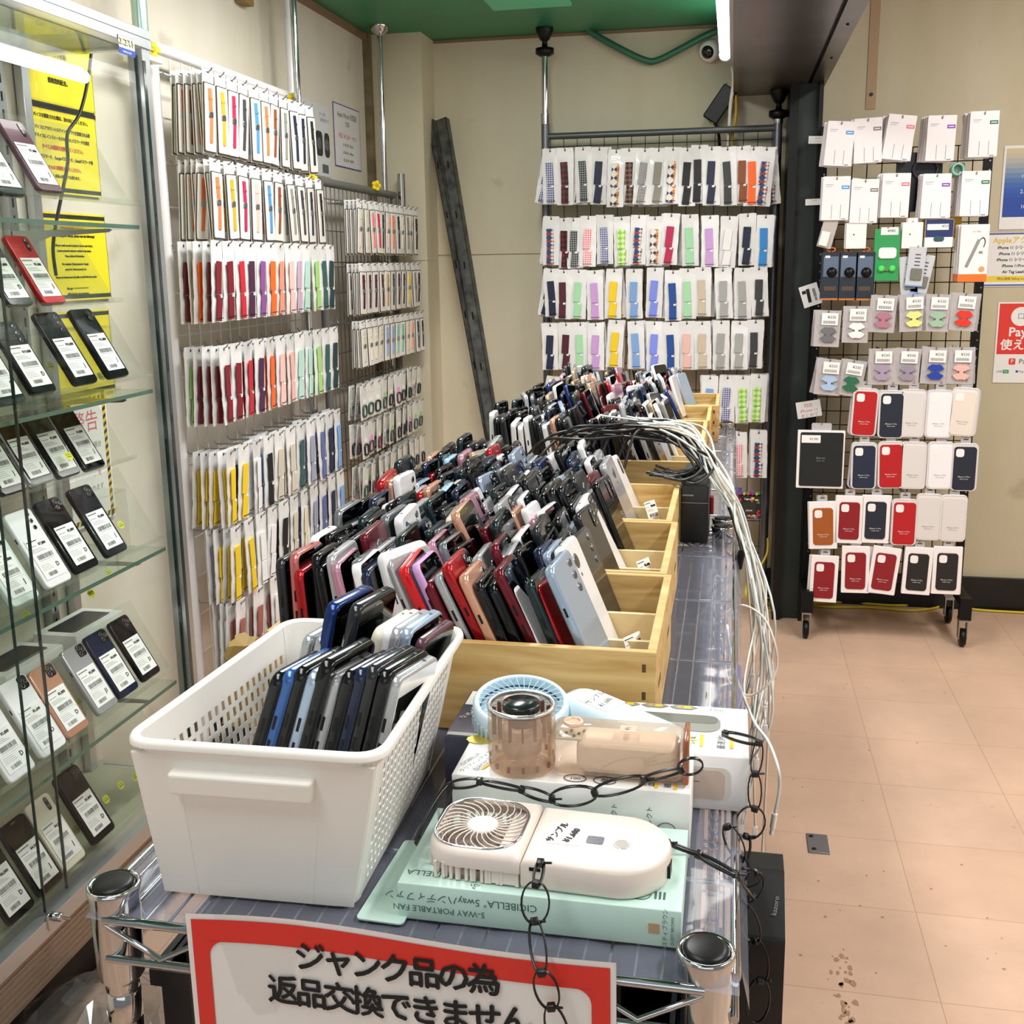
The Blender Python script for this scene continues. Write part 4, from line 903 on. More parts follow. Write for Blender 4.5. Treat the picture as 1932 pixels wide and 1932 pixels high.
obj('top_panel', MB().box(XB+.02, XG-.03, Y0, Y1-.03, ZT-.038, ZT-.030, 0), [clear('top_glass', (.75, .80, .72), .2, .05, haze=.35, hazecol=(.45, .48, .40))], t)
m = MB()
for y in (1.975,):
    m.box(XB-.002, XB+.018, y-.012, y+.012, .26, ZT-.04, 0)
    for k in range(44): m.box(XB+.0178, XB+.0186, y-.0025, y+.0025, .30+k*.034, .318+k*.034, 1)
obj('slotted_upright', m, [STEEL, BLACK], t)
SH = [1.487, 1.150, .805, .497]
for z in SH:
    s = obj('glass_shelf', MB().box(XB+.02, XG-.028, Y0, Y1-.045, z-.008, z, 0), [clear('shelf_glass', (.90, .94, .91), .2, .03, haze=.03, hazecol=(.6, .7, .65))], t)
    obj('shelf_edge', MB().box(XG-.0282, XG-.0275, Y0, Y1-.045, z-.008, z, 0), [mat('shelf_edge_green', '#5d7a6c', .2)], s)
    for y in (1.965,):
        P = [(XB+.015, z-.085), (XB+.04, z-.045), (XB+.10, z-.022), (XG-.04, z-.016), (XG-.032, z-.012), (XG-.036, z-.009), (XB+.015, z-.009)]
        obj('bracket', MB().prism(P, y-.002, y+.002, 0, Matrix(((1, 0, 0, 0), (0, 0, 1, 0), (0, 1, 0, 0), (0, 0, 0, 1)))), [STEEL], s)
m = MB(); p = at(95, 1728, X=XG); m.lathe([(.008, 0), (.008, .022), (.0065, .024)], 16, 0, TR(p.x, p.y, p.z) @ RY(90)); m.slab(.012, .03, .006, .003, .001, 0, TR(p.x+.006, p.y-.012, p.z-.002) @ FX)
m.tube([(p.x+.022, p.y, p.z), (p.x+.030, p.y+.012, p.z-.010)], .003, 8); obj('lock', m, [CHROME], t)
# bright streak built as a glowing tube, cord
t2 = thing('glow_tube', 'glowing white tube inside the top of the display cabinet', 'lamp', (0, 0, 0))
e = at(160, 146, X=XG-.06); m = MB(); m.tube([(e.x, .9, e.z+.004), (e.x, e.y, e.z)], .011, 12); obj('tube', m, [mat('glow_white', (1, .99, .96, 1), .4, emit=7)], t2)
m = MB(); m.tube([(e.x-.006, .9, e.z+.018), (e.x-.006, e.y, e.z+.014)], .006, 8); obj('channel', m, [WHITE], t2)
xc = XB+.05; pts = [at(176, 62, X=xc), at(166, 150, X=xc), at(150, 215, X=xc), at(127, 253, X=xc), at(128, 305, X=xc), at(118, 360, X=xc), at(106, 420, X=xc), at(100, 470, X=xc), at(106, 520, X=xc)]
tag(obj('black_cable', MB().tube(smooth_path(pts, 4), .0036, 8), [BLACK]), 'black power cord dangling inside the display cabinet in front of the yellow notices', 'cord')
# ---- yellow notices on the wall behind the back glass
def notice(px, w_, h, lines, label, bars=True, red=()):
    c = at(*px, X=XL+.006); t = thing('yellow_notice', label, 'notice', c, group='yellow notices in the cabinet')
    m = MB(FX); m.slab(w_, h, .0006, 0, 0, 0)
    if bars: m.box(-w_/2+.002, w_/2-.002, h/2-.013, h/2-.004, .0002, .0006, 1).box(-w_/2+.002, w_/2-.002, -h/2+.004, -h/2+.013, .0002, .0006, 1).box(-w_/2+.001, -w_/2+.002, -h/2, h/2, .0002, .0006, 1).box(w_/2-.002, w_/2-.001, -h/2, h/2, .0002, .0006, 1)
    obj('sheet', m, [mat('notice_yellow', '#f4e11e', .5), INK], t)
    m = MB(FX)
    for y, sz, s, mi in lines: m.text(s, sz, TR(0, y*h, .0007), mi, .92, .035)
    obj('lettering', m, [mat('notice_ink', '#3b3a1a', .7), mat('notice_red', '#e2562c', .7), INK], t)
W2, H2 = .262, .190
notice((106, 112), W2, .225, [(.28, .012, 'iCloud、Google、Gmail等', 0), (.16, .012, '系統的賬號并重啓登出！', 0), (.03, .012, '登録的支付密碼！', 0), (-.09, .012, '有不明白的地方請問店員工作人員。', 0), (-.21, .012, '感謝您的配合。', 0)], 'yellow notice at the top of the cabinet, partly behind the glowing tube')
notice((120, 282), W2, H2, [(.33, .0095, 'デバイスを購買された際は、次の会にしてください。', 0), (.20, .009, 'デバイスにアカウントログインやアプリを登録される際', 0), (.11, .009, 'デバイスにインストールされたIDとパスワードを設定', 0), (.0, .0105, 'すべての情報を削除してください。', 1), (-.11, .009, 'icloudパスワード、Googleパスワード、Gmailパスワード等', 0), (-.22, .0095, 'または 初期化をしてください。', 1), (-.31, .008, 'もし支払いが残っても残ります。', 0)], 'yellow notice with a red line of lettering second from the top in the cabinet')
notice((141, 485), W2, H2, [(.33, .0085, 'Welcome to the customers', 1), (.24, .008, 'When choosing our devices, please note the followings!', 2), (.13, .0068, '◇If your email account is locked or lost on your device,', 0), (.07, .0068, 'Contact personal customers website in the device', 0), (.01, .0068, 'Please delete all information.', 0), (-.08, .0068, 'For example: iCloud password, Google', 0), (-.14, .0068, 'password, Gmail password, etc.', 0), (-.23, .007, 'Please not choose not to be able to work that any account', 2), (-.36, .0068, 'The sign:  ━━━━━━━━━', 0), (-.42, .0065, 'will be kept for your convenience', 0)], 'yellow notice in English letters third from the top in the cabinet')
notice((150, 668), W2, H2, [(-.1, .009, '。', 0)], 'yellow notice mostly hidden by black phones, lowest of the four')
c = at(145, 875, X=XL+.006); t = thing('warning_notice', 'white warning sheet with a black and yellow hazard stripe border low in the cabinet', 'notice', c)
m = MB(FX); w_, h = .27, .30; m.slab(w_, h, .0006, 0, 0, 0)
for a0, b0, hor in ((-h/2, h/2, 0), (-w_/2, w_/2, 1)):
    k = a0
    while k < b0-.006:
        for s_ in (-1, 1):
            q = s_*((w_ if not hor else h)/2-.012); d = .009
            P = [(q-.006, k), (q+.006, k+.006), (q+.006, k+.006+d), (q-.006, k+d)]
            if hor: P = [(y, x) for x, y in P][::-1]
            m.prism(P, .0003, .0006, 1+int(round((k-a0)/d)) % 2)
        k += d
obj('sheet', m, [PAPER, INK, mat('hazard_yellow', '#f0c62a', .5)], t)
m = MB(FX); m.text('警告', .052, TR(.045, .085, .0007), 0)
for i, s in enumerate(('場合', '及び', '、を', 'ります', '。')): m.text(s, .016, TR(.085-.004*i, .03-.033*i, .0007), 1 if i != 2 else 0)
obj('lettering', m, [mat('warn_pink', '#e06a86', .6), GREYINK], t)
c = at(239, 87, X=XG+.005); t = thing('corner_sticker', 'small blue and yellow shop sticker on the upper corner of the cabinet glass', 'sticker', c)
m = MB(FX); m.slab(.058, .034, .0004, .002, 0, 0).slab(.0565, .0215, .0005, .002, 0, 2, TR(-.0, .0055, 0)); obj('film', m, [mat('sticker_blue', '#1d3f9a', .35), YEL, PAPER], t)
m = MB(FX); m.text('エコスト', .0165, TR(0, .0055, .0006), 0, .85, .05).text('エコスト', .0165, TR(0, .0055, .0014), 1, .85, .01).text('www.e-cost', .0062, TR(0, -.0112, .0004), 2); obj('lettering', m, [MATS['sticker_blue'], mat('logo_yellow', '#f3ec58', .4), PAPER], t)
# ---- clear acrylic risers
def riser(z, x0, x1, h, label):
    m = MB().box(x0, x1, 1.10, Y1-.075, z+h-.003, z+h, 0).box(x1-.003, x1, 1.10, Y1-.075, z+.0005, z+h-.003, 0).box(x1, x1+.010, 1.10, Y1-.075, z+.0005, z+.003, 0).box(x1+.007, x1+.010, 1.10, Y1-.075, z+.003, z+.010, 0)
    tag(obj('acrylic_riser', m, [ACR]), label, 'display stand')
riser(1.150, -1.37, -1.262, .135, 'clear stepped acrylic stand on the second glass shelf')
riser(.805, -1.37, -1.262, .135, 'clear stepped acrylic stand on the third glass shelf')
# ---- the priced phones: bottom edge middle as seen, shelf distance, colour
LBW, LBH = .058, .082
_lab = {}
def cab_phone(px, py, xx, c, s, cam_, price, grade, label, back=True, tilt=60):
    h = phone_kit(c, s, cam_)[3][1]; b = at(px, py, X=xx)
    M = TR(b.x, b.y, b.z+.0015) @ RY(-(90-tilt)) @ (RZ(180) if back else I4)
    t = put_phone(c, s, cam_, M, label, 'priced phones in the display cabinet')
    k = (price, grade, 0)
    if k not in _lab: _lab[k] = price_label_mesh(price, grade, LBW, LBH)
    td = phone_kit(c, s, cam_)[3][2]
    o = obj('price_label', _lab[k], None, t)
    o.matrix_local = (RZ(180) if back else I4) @ TR(td/2+.0008, 0, LBH/2+h*.10) @ FX
    # clear little stop the phone stands against
    return t
ROWS = [
 ('top shelf', -1.20, [(25, 372, 'teal black', 0, 'pill', '¥7,800', 'J', 1), (96, 366, 'plum', 0, 'pill', '¥7,800', 'J', 1)]),
 ('upper step of the second shelf', -1.255, [(40, 580, 'black', 0, 'pill', '¥5,800', 'D', 1), (103, 576, 'red', 0, 'pill', '¥5,500', 'J', 1)]),
 ('lower step of the second shelf', -1.20, [(25, 765, 'teal black', 0, 'pill', '¥6,800', 'D', 1), (84, 745, 'black', 0, 'trio', '¥19,800', 'D', 1), (163, 727, 'black', 2, 'trio', '¥15,800', 'J', 1), (224, 714, 'black', 2, 'square', '¥15,800', 'J', 1)]),
 ('upper step of the third shelf', -1.255, [(28, 933, 'black', 0, 'pill', '¥4,800', 'J', 0), (80, 915, 'silver', 0, 'pill', '¥6,800', 'J', 0), (132, 901, 'black', 0, 'pill', '¥5,800', 'J', 0), (180, 887, 'charcoal', 0, 'pill', '¥4,800', 'J', 0)]),
 ('lower step of the third shelf', -1.20, [(49, 1140, 'pale mint', 2, 'trio', '¥6,800', 'J', 1), (112, 1105, 'white', 2, 'trio', '¥7,800', 'D', 1), (165, 1077, 'black', 2, 'square', '¥5,800', 'D', 1), (221, 1047, 'charcoal', 2, 'square', '¥5,800', 'J', 1)]),
 ('fourth shelf', -1.20, [(43, 1466, 'white', 0, 'square', '¥5,800', 'D', 1), (102, 1420, 'white', 2, 'square', '¥5,600', 'D', 1), (148, 1384, 'rose gold', 0, 'square', '¥5,800', 'D', 1), (204, 1341, 'silver', 0, 'square', '¥5,800', 'J1', 1), (244, 1310, 'navy', 0, 'square', '¥4,000', 'D', 1), (286, 1279, 'black', 0, 'square', '¥4,000', 'D', 1)]),
 ('bottom deck', -1.20, [(42, 1730, 'black', 0, 'pill', '¥6,000', 'D', 1), (97, 1677, 'charcoal', 0, 'pill', '¥4,500', 'J', 0), (141, 1633, 'cream', 0, 'pill', '¥4,000', 'J', 1), (197, 1581, 'black', 2, 'square', '¥3,800', 'D', 1)]),
]
for nm, xx, ph in ROWS:
    ys = [at(p[0], p[1], X=xx).z for p in ph]; z = sum(ys)/len(ys)
    for i, (px, py, c, s, cm_, pr_, g, bk) in enumerate(ph):
        cab_phone(px, py, xx, c, s, cm_, pr_, g, '%s priced smartphone, %s of cabinet, %s from left' % (c, nm, ORD[i]), bool(bk))
# acrylic rails the phones lean on (one per row)
for nm, xx, ph in ROWS:
    z = sum(at(p[0], p[1], X=xx).z for p in ph)/len(ph)
    m = MB().box(xx-.002, xx+.014, 1.15, Y1-.055, z-.0025, z, 0).box(xx+.011, xx+.014, 1.15, Y1-.055, z, z+.007, 0)
    P = [(xx-.004, z), (xx-.0865, z+.150), (xx-.0895, z+.148), (xx-.007, z-.0015)]
    m.prism(P, 1.15, Y1-.058, 0, Matrix(((1, 0, 0, 0), (0, 0, 1, 0), (0, 1, 0, 0), (0, 0, 0, 1))))
    tag(obj('phone_stand', m, [ACR]), 'long clear acrylic stand, %s of cabinet' % nm, 'display stand')
for k, (px, py) in enumerate(((256, 1465), (228, 1481), (200, 1508), (143, 1565), (228, 990), (205, 1080), (172, 1120), (50, 1160), (148, 1325), (45, 1400), (190, 710), (95, 690), (130, 860))):
    xx = -1.25; c = at(px, py, X=xx)
    o = obj('yellow_tag', MB().slab(.020, .017, .0004, .007, 0, 0, FX).box(-.007, .007, -.003, -.001, .0002, .0005, 1, FX).box(-.007, .006, .002, .003, .0002, .0005, 1, FX), [mat('tag_yellow', '#ecec3a', .5), mat('tag_olive', '#8c8f1c', .6)], None, c, (0, R(-30), 0))
    tag(o, 'small round yellow tag on the acrylic stands between the cabinet phones', 'tag', 'yellow tags in the cabinet')
# white phone boxes with dark lid picture on the fourth shelf
for k, (px, py) in enumerate(((150, 1222), (62, 1290), (-10, 1350))):
    z = .498; xx = -1.35; y = 1.95-.22*k
    t = thing('phone_carton', 'white phone carton with dark lid picture, fourth cabinet shelf, %s from far end' % ORD[k], 'box', (xx, y, z), group='white phone cartons')
    obj('carton', MB().slab(.10, .175, .165, .002, .001, 0, z0=0), [PAPER], t)
    obj('lid_print', MB().slab(.066, .135, .0004, .008, 0, 0, z0=.165), [mat('lid_dark', '#2c2f31', .4)], t)
# crumpled clear bag under the cabinet
kr = random.Random(8); rings = []
for i in range(9):
    a = i/8; rr_ = .15*math.sin(math.pi*min(.98, .12+a*.8)); z = .003+.13*a
    rings.append([(-1.10+rr_*math.cos(q)*kr.uniform(.7, 1.1), 1.50+1.2*rr_*math.sin(q)*kr.uniform(.7, 1.1), max(.003, z+kr.gauss(0, .008))) for q in [k*2*math.pi/16 for k in range(16)]])
tag(obj('plastic_bag', MB().loft(rings, 0, False), [clear('bag_clear', (.80, .80, .80), .3, .12, haze=.12, hazecol=(.4, .38, .36))]), 'crumpled clear plastic bag on the floor under the display cabinet', 'bag')
# pale pole end standing above the cabinet
t = thing('tension_pole', 'short pale pole end above the corner of the display cabinet', 'pole', (0, 0, 0)); p = at(262, 12, X=-1.36)
obj('pole', MB().lathe([(.018, ZT), (.018, ZC)], 16, 0, TR(p.x, p.y, 0)), [mat('pole_mint', '#b9d6cf', .2, .5)], t); obj('foot', MB().slab(.07, .06, .012, .004, .002, 0, TR(p.x, p.y, ZT+.001), z0=0), [WHITE], t)
# ------------------------------------------------------------------ wire grids with straps on the left wall
def grid_panel(name, label, X, ya, yb, z0, z1, m_, nv, zs, poster=None, r=.0021, barr=.014, posts=True, hooks=None):
    t = thing(name, label, 'wire grid', (0, 0, 0)); m = MB()
    for i in range(nv):
        y = ya+(yb-ya)*(i+.5)/nv; m.bar((X, y, z0), (X, y, z1), r, 6)
    n = int((z1-z0)/.10)
    for k in range(n): m.bar((X-.003, ya, z0+(z1-z0)*(k+.5)/n), (X-.003, yb, z0+(z1-z0)*(k+.5)/n), r, 6)
    obj('wires', m, [m_], t)
    obj('top_bar', MB().tube([(X, ya-.01, z1), (X, yb+.01, z1)], barr, 14), [m_], t)
    if posts:
        obj('post', MB().tube([(X, ya, 0), (X, ya, z1)], barr, 14), [m_], t); obj('post', MB().tube([(X, yb, 0), (X, yb, z1)], barr, 14), [m_], t)
    return t
WGRID = mat('white_enamel', '#efedf0', .3, coat=.2); GGRID = mat('grey_enamel', '#6b6a68', .4)
XW = -1.372
p0, p1 = at(284, 77, X=XW), at(552, 187, X=XW)
GW = grid_panel('wire_grid', 'white wire grid full of watch straps behind the display cabinet', XW, 2.475, 3.345, .12, (p0.z+p1.z)/2-.004, WGRID, 15, None)
XGG = -1.325
q0, q1 = at(592, 340, X=XGG), at(740, 368, X=XGG)
GG = grid_panel('wire_grid', 'grey wire grid full of watch straps and small pouches in the left corner', XGG, 3.40, 4.19, .12, (q0.z+q1.z)/2, GGRID, 20, None)
# hooks
def hook(par, X, y, z, L, d=(1, 0, 0)):
    d = Vector(d); b = Vector((X, y, z)); m = MB(); par.append(m)
    m.tube([b+Vector((0, 0, .012)), b+d*.006, b+d*(L-.018)+Vector((0, 0, .003)), b+d*(L-.004)+Vector((0, 0, .010)), b+d*L+Vector((0, 0, .016))], .0019, 6)
STRAP = {'orange': '#ec7a45', 'mustard': '#d9a51f', 'magenta': '#b71d4f', 'pink': '#f2b9ab', 'sky blue': '#4a8fc6', 'navy': '#1b2440', 'brown': '#8a4a25', 'grey': '#8e8a80', 'charcoal': '#3a3b3e', 'black': '#15161a', 'dark red': '#7d1524', 'red': '#cc1f33', 'purple': '#4b2142', 'violet': '#8a4f92',
         'bright orange': '#ff6a1c', 'salmon': '#ef9a80', 'pale pink': '#f0c4bb', 'lilac': '#c7a9bf', 'mint': '#b5dccf', 'lime': '#a6d37c', 'teal': '#2f5c5a', 'dark green': '#1d3a3a', 'yellow': '#f2ce1e', 'white': '#f1f0ef', 'stone': '#d3c9b8', 'slate blue': '#5c6ba0', 'light blue': '#7fa6dd', 'blue grey': '#9aa0b5', 'rose': '#a8635c', 'coral': '#f07f86', 'cream': '#e6dcc0', 'maroon': '#4e1a28', 'tan': '#b89a6a',
         'aqua': '#6ec3ac', 'peach': '#eebfa0', 'periwinkle': '#8090ea', 'royal blue': '#1c4a94', 'light green': '#a5dcae', 'silver': '#a5a7a4', 'beige': '#cdbfa8', 'azure': '#2b87d0', 'soft violet': '#c79bd6'}
def smat(c): return mat('strap_'+c, STRAP[c], .5)
_PKM = {}
POUCH = mat('pouch_film', '#ebebeb', .16, coat=.9, bump=.9, bscale=28); POUCHB = mat('pouch_back', '#d5d6d4', .4)
FILMC = clear('pouch_clear', (.97, .97, .97), .22, .08, haze=.06, hazecol=(1, 1, 1))
def pack_meshes(style, col, w_, h, seed=0):
    """(backing, strap) meshes of a hanging pack, hole at the origin, face +z of the local plane"""
    k = (style, col, w_, h, seed % 3)
    if k in _PKM: return _PKM[k]
    r = random.Random(seed % 3+hash(style) % 7 if False else seed % 3)
    b = MB(FX); s = MB(FX)
    if style == 'card':
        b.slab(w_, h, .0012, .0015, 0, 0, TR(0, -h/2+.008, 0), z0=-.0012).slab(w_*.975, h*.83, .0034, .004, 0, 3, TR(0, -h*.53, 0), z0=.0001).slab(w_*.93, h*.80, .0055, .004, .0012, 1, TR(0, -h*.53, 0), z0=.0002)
        b.slab(.014, .0035, .0004, .0015, 0, 2, TR(0, .0015, .0001))
        x = -w_*.02; sw = .018
        s.slab(sw, h*.30, .0018, .002, .0006, 0, TR(x, -h*.33, 0) @ RZ(r.gauss(0, 2)), z0=.0056).slab(sw*.85, h*.34, .0018, .004, .0006, 0, TR(x+.003, -h*.66, 0) @ RZ(-3), z0=.0056)
        s.slab(.020, .014, .003, .003, .0008, 1, TR(x+.001, -h*.49, 0), z0=.0056).slab(sw*1.05, .006, .0028, .001, .0005, 0, TR(x, -h*.30, 0), z0=.0056)
    else:
        wob = .002
        n = 12; v = []; f = []; q = 4
        for j in range(n+1):
            y = .010-h*j/n
            for i in range(4):
                e_ = i in (1, 2); v.append((-w_/2+w_*i/3+(0 if e_ else r.gauss(0, .0007)), y, (.0022 if e_ else 0)*math.sin(math.pi*j/n)+r.gauss(0, .0011 if e_ else .0006)))
        for j in range(n):
            for i in range(3): f.append((j*4+i, (j+1)*4+i, (j+1)*4+i+1, j*4+i+1))
        o = [(x, y, z-.0022) for x, y, z in v]
        b.add(v, f, 0, True).add(o, [tuple(reversed(q)) for q in f], 0, True)
        edge = [j*4 for j in range(n+1)]+[n*4+1, n*4+2]+[j*4+3 for j in range(n, -1, -1)]+[2, 1]
        m_ = len(edge); b.add([v[e_] for e_ in edge]+[o[e_] for e_ in edge], [(i, (i+1) % m_, m_+(i+1) % m_, m_+i) for i in range(m_)], 0)
        b.lathe([(.0035, .0008), (.0035, .0012)], 10, 1, TR(0, 0, 0))
        sw = .028
        a = r.gauss(0, 1.5); y0 = -h*.20
        if style != 'pouch_only':
            s.slab(sw, h*.40, .0025, .002, .0007, 0, TR(-.003, y0-h*.20, 0) @ RZ(a), z0=.0048).slab(sw*.98, h*.32, .0025, .002, .0007, 0, TR(-.002, y0-h*.57, 0) @ RZ(a-3), z0=.0048)
            s.box(-sw*.62, sw*.58, y0-h*.70, y0-h*.69, .0068, .0078, 1)
            b.slab(.010, .006, .0003, 0, 0, 2, TR(.006, -h*.63, 0), z0=.0076)
    mats = {'card': [CARDW, mat('card_blister', '#e6e3dc', .25, coat=.5), mat('hole_dark', '#33302c', .7), mat('card_dark_edge', '#4a4337', .5)]}.get(style, [POUCH, mat('hole_dark', '#33302c', .7), PAPER])  # dark blister edge, the tone of straps seen from the side
    bm = b.mesh('backing', mats); sm_ = s.mesh('strap', [smat(col) if isinstance(col, str) and col in STRAP else MATS[col], STEEL if style == 'card' else BLACK]) if s.v else None
    _PKM[k] = (bm, sm_); return _PKM[k]
_PWM = {}
def pack_whole(k4):
    if k4 in _PWM: return _PWM[k4]
    a, b = pack_meshes(*k4); v = []; f = []; mi = []; sm = []; mats = []
    for q in (a, b):
        if q is None: continue
        o = len(v); mo = len(mats); v += [tuple(x.co) for x in q.vertices]; mats += list(q.materials)
        for p in q.polygons: f.append(tuple(i+o for i in p.vertices)); mi.append(p.material_index+mo); sm.append(p.use_smooth)
    me = bpy.data.meshes.new('pack'); me.from_pydata(v, [], f)
    for m_ in mats: me.materials.append(m_)
    me.polygons.foreach_set('material_index', mi); me.polygons.foreach_set('use_smooth', sm); me.update(); _PWM[k4] = me; return me
def put_pack(name, style, col, w_, h, seed, loc, rz, tilt, label, group, front, swing=0):
    """rz 0 faces +X"""
    k4 = (style, col, w_, h, seed)
    if front:
        a, b = pack_meshes(*k4); t = thing(name, label, 'strap pack', loc, (R(swing), R(tilt), R(rz)), group); obj('backing', a, None, t)
        if b: obj('strap', b, None, t)
    else:
        t = tag(obj(name, pack_whole(k4), None, None, loc, (R(swing), R(tilt), R(rz))), label, 'strap pack', group)
    return t
pk = random.Random(21)
def hang_row(name, style, rowlabel, gridlabel, X, ya, yb, z, cols, w_, h, depth, kmax, hooks, L, spread=1.0, group=''):
    n = len(cols)
    for i, c in enumerate(cols):
        y = ya+(yb-ya)*(i/max(1, n-1)); hook(hooks, X, y, z, L)
        first = i == 0; k = kmax if first else max(2, kmax-2-pk.randint(0, 2)); k = min(k, kmax)
        cn = c if isinstance(c, str) else c[0]
        for j in range(k):
            front = j == k-1
            xx = X+L-.012-(k-1-j)*depth
            off = 0 if front else pk.gauss(0, .006)*spread-(.0045*(k-1-j)*spread if style == 'pouch' else 0)
            cj = cn if (front or pk.random() < .75) else pk.choice(cols)
            rank = 'frontmost' if front else '%s from front' % ORD[k-1-j]
            put_pack(name, style, cj, w_, h, pk.randint(0, 2), (xx, y+off, z+(.004 if front else .002)), pk.gauss(0, 3)*spread, pk.gauss(1.5, 1.5), '%s, %s strap, %s, %s hook, %s, %s' % ('card pack' if style == 'card' else 'clear pouch', cj, rank, ORD[i], rowlabel, gridlabel), group, front, 0 if not front else pk.gauss(0, 2))
hk = []
zr1 = at(440, 152, X=-1.25).z-.006
hang_row('strap_card', 'card', 'top row', 'white grid', XW, 2.525, 3.165, zr1, ['orange', 'mustard', 'magenta', 'charcoal', 'sky blue', 'orange', 'brown', 'grey', 'navy', 'navy', 'black'], .056, .196, .0165, 6, hk, .130, .5, 'strap cards on the white grid')
zr2 = at(480, 318, X=-1.25).z-.006
hang_row('strap_card', 'card', 'second row', 'white grid', XW, 2.53, 3.21, zr2, ['orange', 'mustard', 'magenta', 'pink', 'sky blue', 'brown', 'grey', 'charcoal', 'navy', 'black'], .056, .196, .0165, 6, hk, .130, .5, 'strap cards on the white grid')
PW = (.060, .200)
rows = [('third row', at(500, 467, X=-1.25).z, ['dark red', 'dark red', 'red', 'purple', 'violet', 'bright orange', 'salmon', 'pale pink', 'lilac', 'mint', 'lime', 'teal', 'dark green'], 5),
        ('fourth row', at(500, 648, X=-1.25).z, ['dark red', 'dark red', 'red', 'purple', 'bright orange', 'pale pink', 'pink', 'mint', 'mint', 'lime', 'teal', 'dark green'], 5),
        ('fifth row', at(520, 825, X=-1.25).z, ['yellow', 'yellow', 'white', 'black', 'stone', 'stone', 'teal', 'blue grey', 'slate blue', 'navy', 'light blue'], 5),
        ('sixth row', at(520, 962, X=-1.25).z, ['yellow', 'yellow', 'white', 'white', 'black', 'stone', 'cream', 'blue grey', 'slate blue', 'navy', 'light blue'], 4),
        ('bottom row', at(470, 1130, X=-1.25).z, ['rose', 'rose', 'white', 'coral', 'cream', 'white', 'mint', 'grey'], 4)]
for nm, z, cols, k in rows:
    hang_row('strap_pouch', 'pouch', nm, 'white grid', XW, 2.50, 3.27, z, cols, *PW, .020, k, hk, .135, 1.0, 'strap pouches on the white grid')
for m in hk: obj('hook', m, [STEEL], GW)
hk = []
zg = [at(700, 385, X=-1.2).z, at(700, 503, X=-1.2).z, at(700, 610, X=-1.2).z]
hang_row('strap_card', 'card', 'top row', 'grey grid', XGG, 3.46, 4.10, zg[0], ['stone', 'beige', 'coral', 'red', 'navy', 'pale pink', 'orange', 'navy', 'cream', 'grey', 'beige', 'black'], .050, .178, .014, 4, hk, .125, .5, 'strap cards on the grey grid')
hang_row('strap_card', 'card', 'second row', 'grey grid', XGG, 3.46, 4.12, zg[1], ['maroon', 'maroon', 'purple', 'maroon', 'tan', 'charcoal', 'purple', 'charcoal', 'yellow', 'grey', 'navy'], .052, .172, .014, 4, hk, .125, .5, 'strap cards on the grey grid')
hang_row('strap_card', 'card', 'third row', 'grey grid', XGG, 3.44, 4.14, zg[2], ['stone', 'cream', 'cream', 'stone', 'light blue', 'light blue', 'aqua', 'aqua', 'peach', 'salmon', 'navy', 'navy'], .052, .158, .014, 3, hk, .125, .5, 'strap cards on the grey grid')
# small pouches with round watch cases
CASE = {'black': '#1b1c1f', 'green': '#3b4a3c', 'pink': '#4d3440', 'grey': '#8c8f8a', 'wine': '#5a2030', 'dark green': '#2e4a3a'}
_CM = {}
def case_pouch(c, loc, rz, label, front):
    if c not in _CM:
        m = MB(FX); m.slab(.056, .118, .002, .003, .0008, 0, TR(0, -.050, 0)); m.slab(.050, .03, .001, .002, 0, 0, TR(0, -.006, 0), z0=.0005)
        s = MB(FX); a = [(x*1.0, y-.078, .0042) for x, y in rrect(.030, .036, .009, 4)]; s.tube(a, .0034, 6, 0, True); s.slab(.026, .032, .0012, .008, 0, 1, TR(0, -.078, 0), z0=.0012)
        s.slab(.022, .013, .0005, .001, 0, 2, TR(.004, -.047, 0), z0=.0012)
        _CM[c] = (m.mesh('pouch', [mat('pouch_thin', '#d9d8d3', .25, coat=.5, bump=.4, bscale=60)]), s.mesh('watch_case', [mat('case_'+c, CASE[c], .3), mat('case_inner', '#c9c9c4', .3), mat('case_card_'+c, {'green': '#8fd468', 'pink': '#ef86bf'}.get(c, '#e9e4e2'), .6)]))
    t = thing('case_pouch', label, 'pouch', loc, (0, R(pk.gauss(2, 2)), R(rz)), 'watch case pouches on the grey grid'); a, b = _CM[c]; obj('pouch', a, None, t); obj('watch_case', b, None, t)
for ri, (nm, px, py, py2) in enumerate((('fourth row', 650, 735, 700), ('fifth row', 650, 810, 765), ('bottom row', 660, 885, 838))):
    za = at(px, py, X=-1.2).z; zb_ = at(805, py2, X=-1.2).z; n = 10
    for i in range(n):
        y = 3.42+.68*i/(n-1); z = (za+zb_)/2-.005; hook(hk, XGG, y, z, .125)
        for j in range(3):
            c = pk.choice(['black', 'black', 'grey', 'grey', 'wine', 'dark green', 'green', 'pink']); case_pouch(c, (XGG+.113-(2-j)*.02, y+pk.gauss(0, .004), z+.003), pk.gauss(0, 5), 'clear pouch, %s watch case, %s, %s hook, %s, grey grid' % (c, ('rearmost', 'middle', 'frontmost')[j], ORD[i], nm), j == 2)
for m in hk: obj('hook', m, [STEEL], GG)
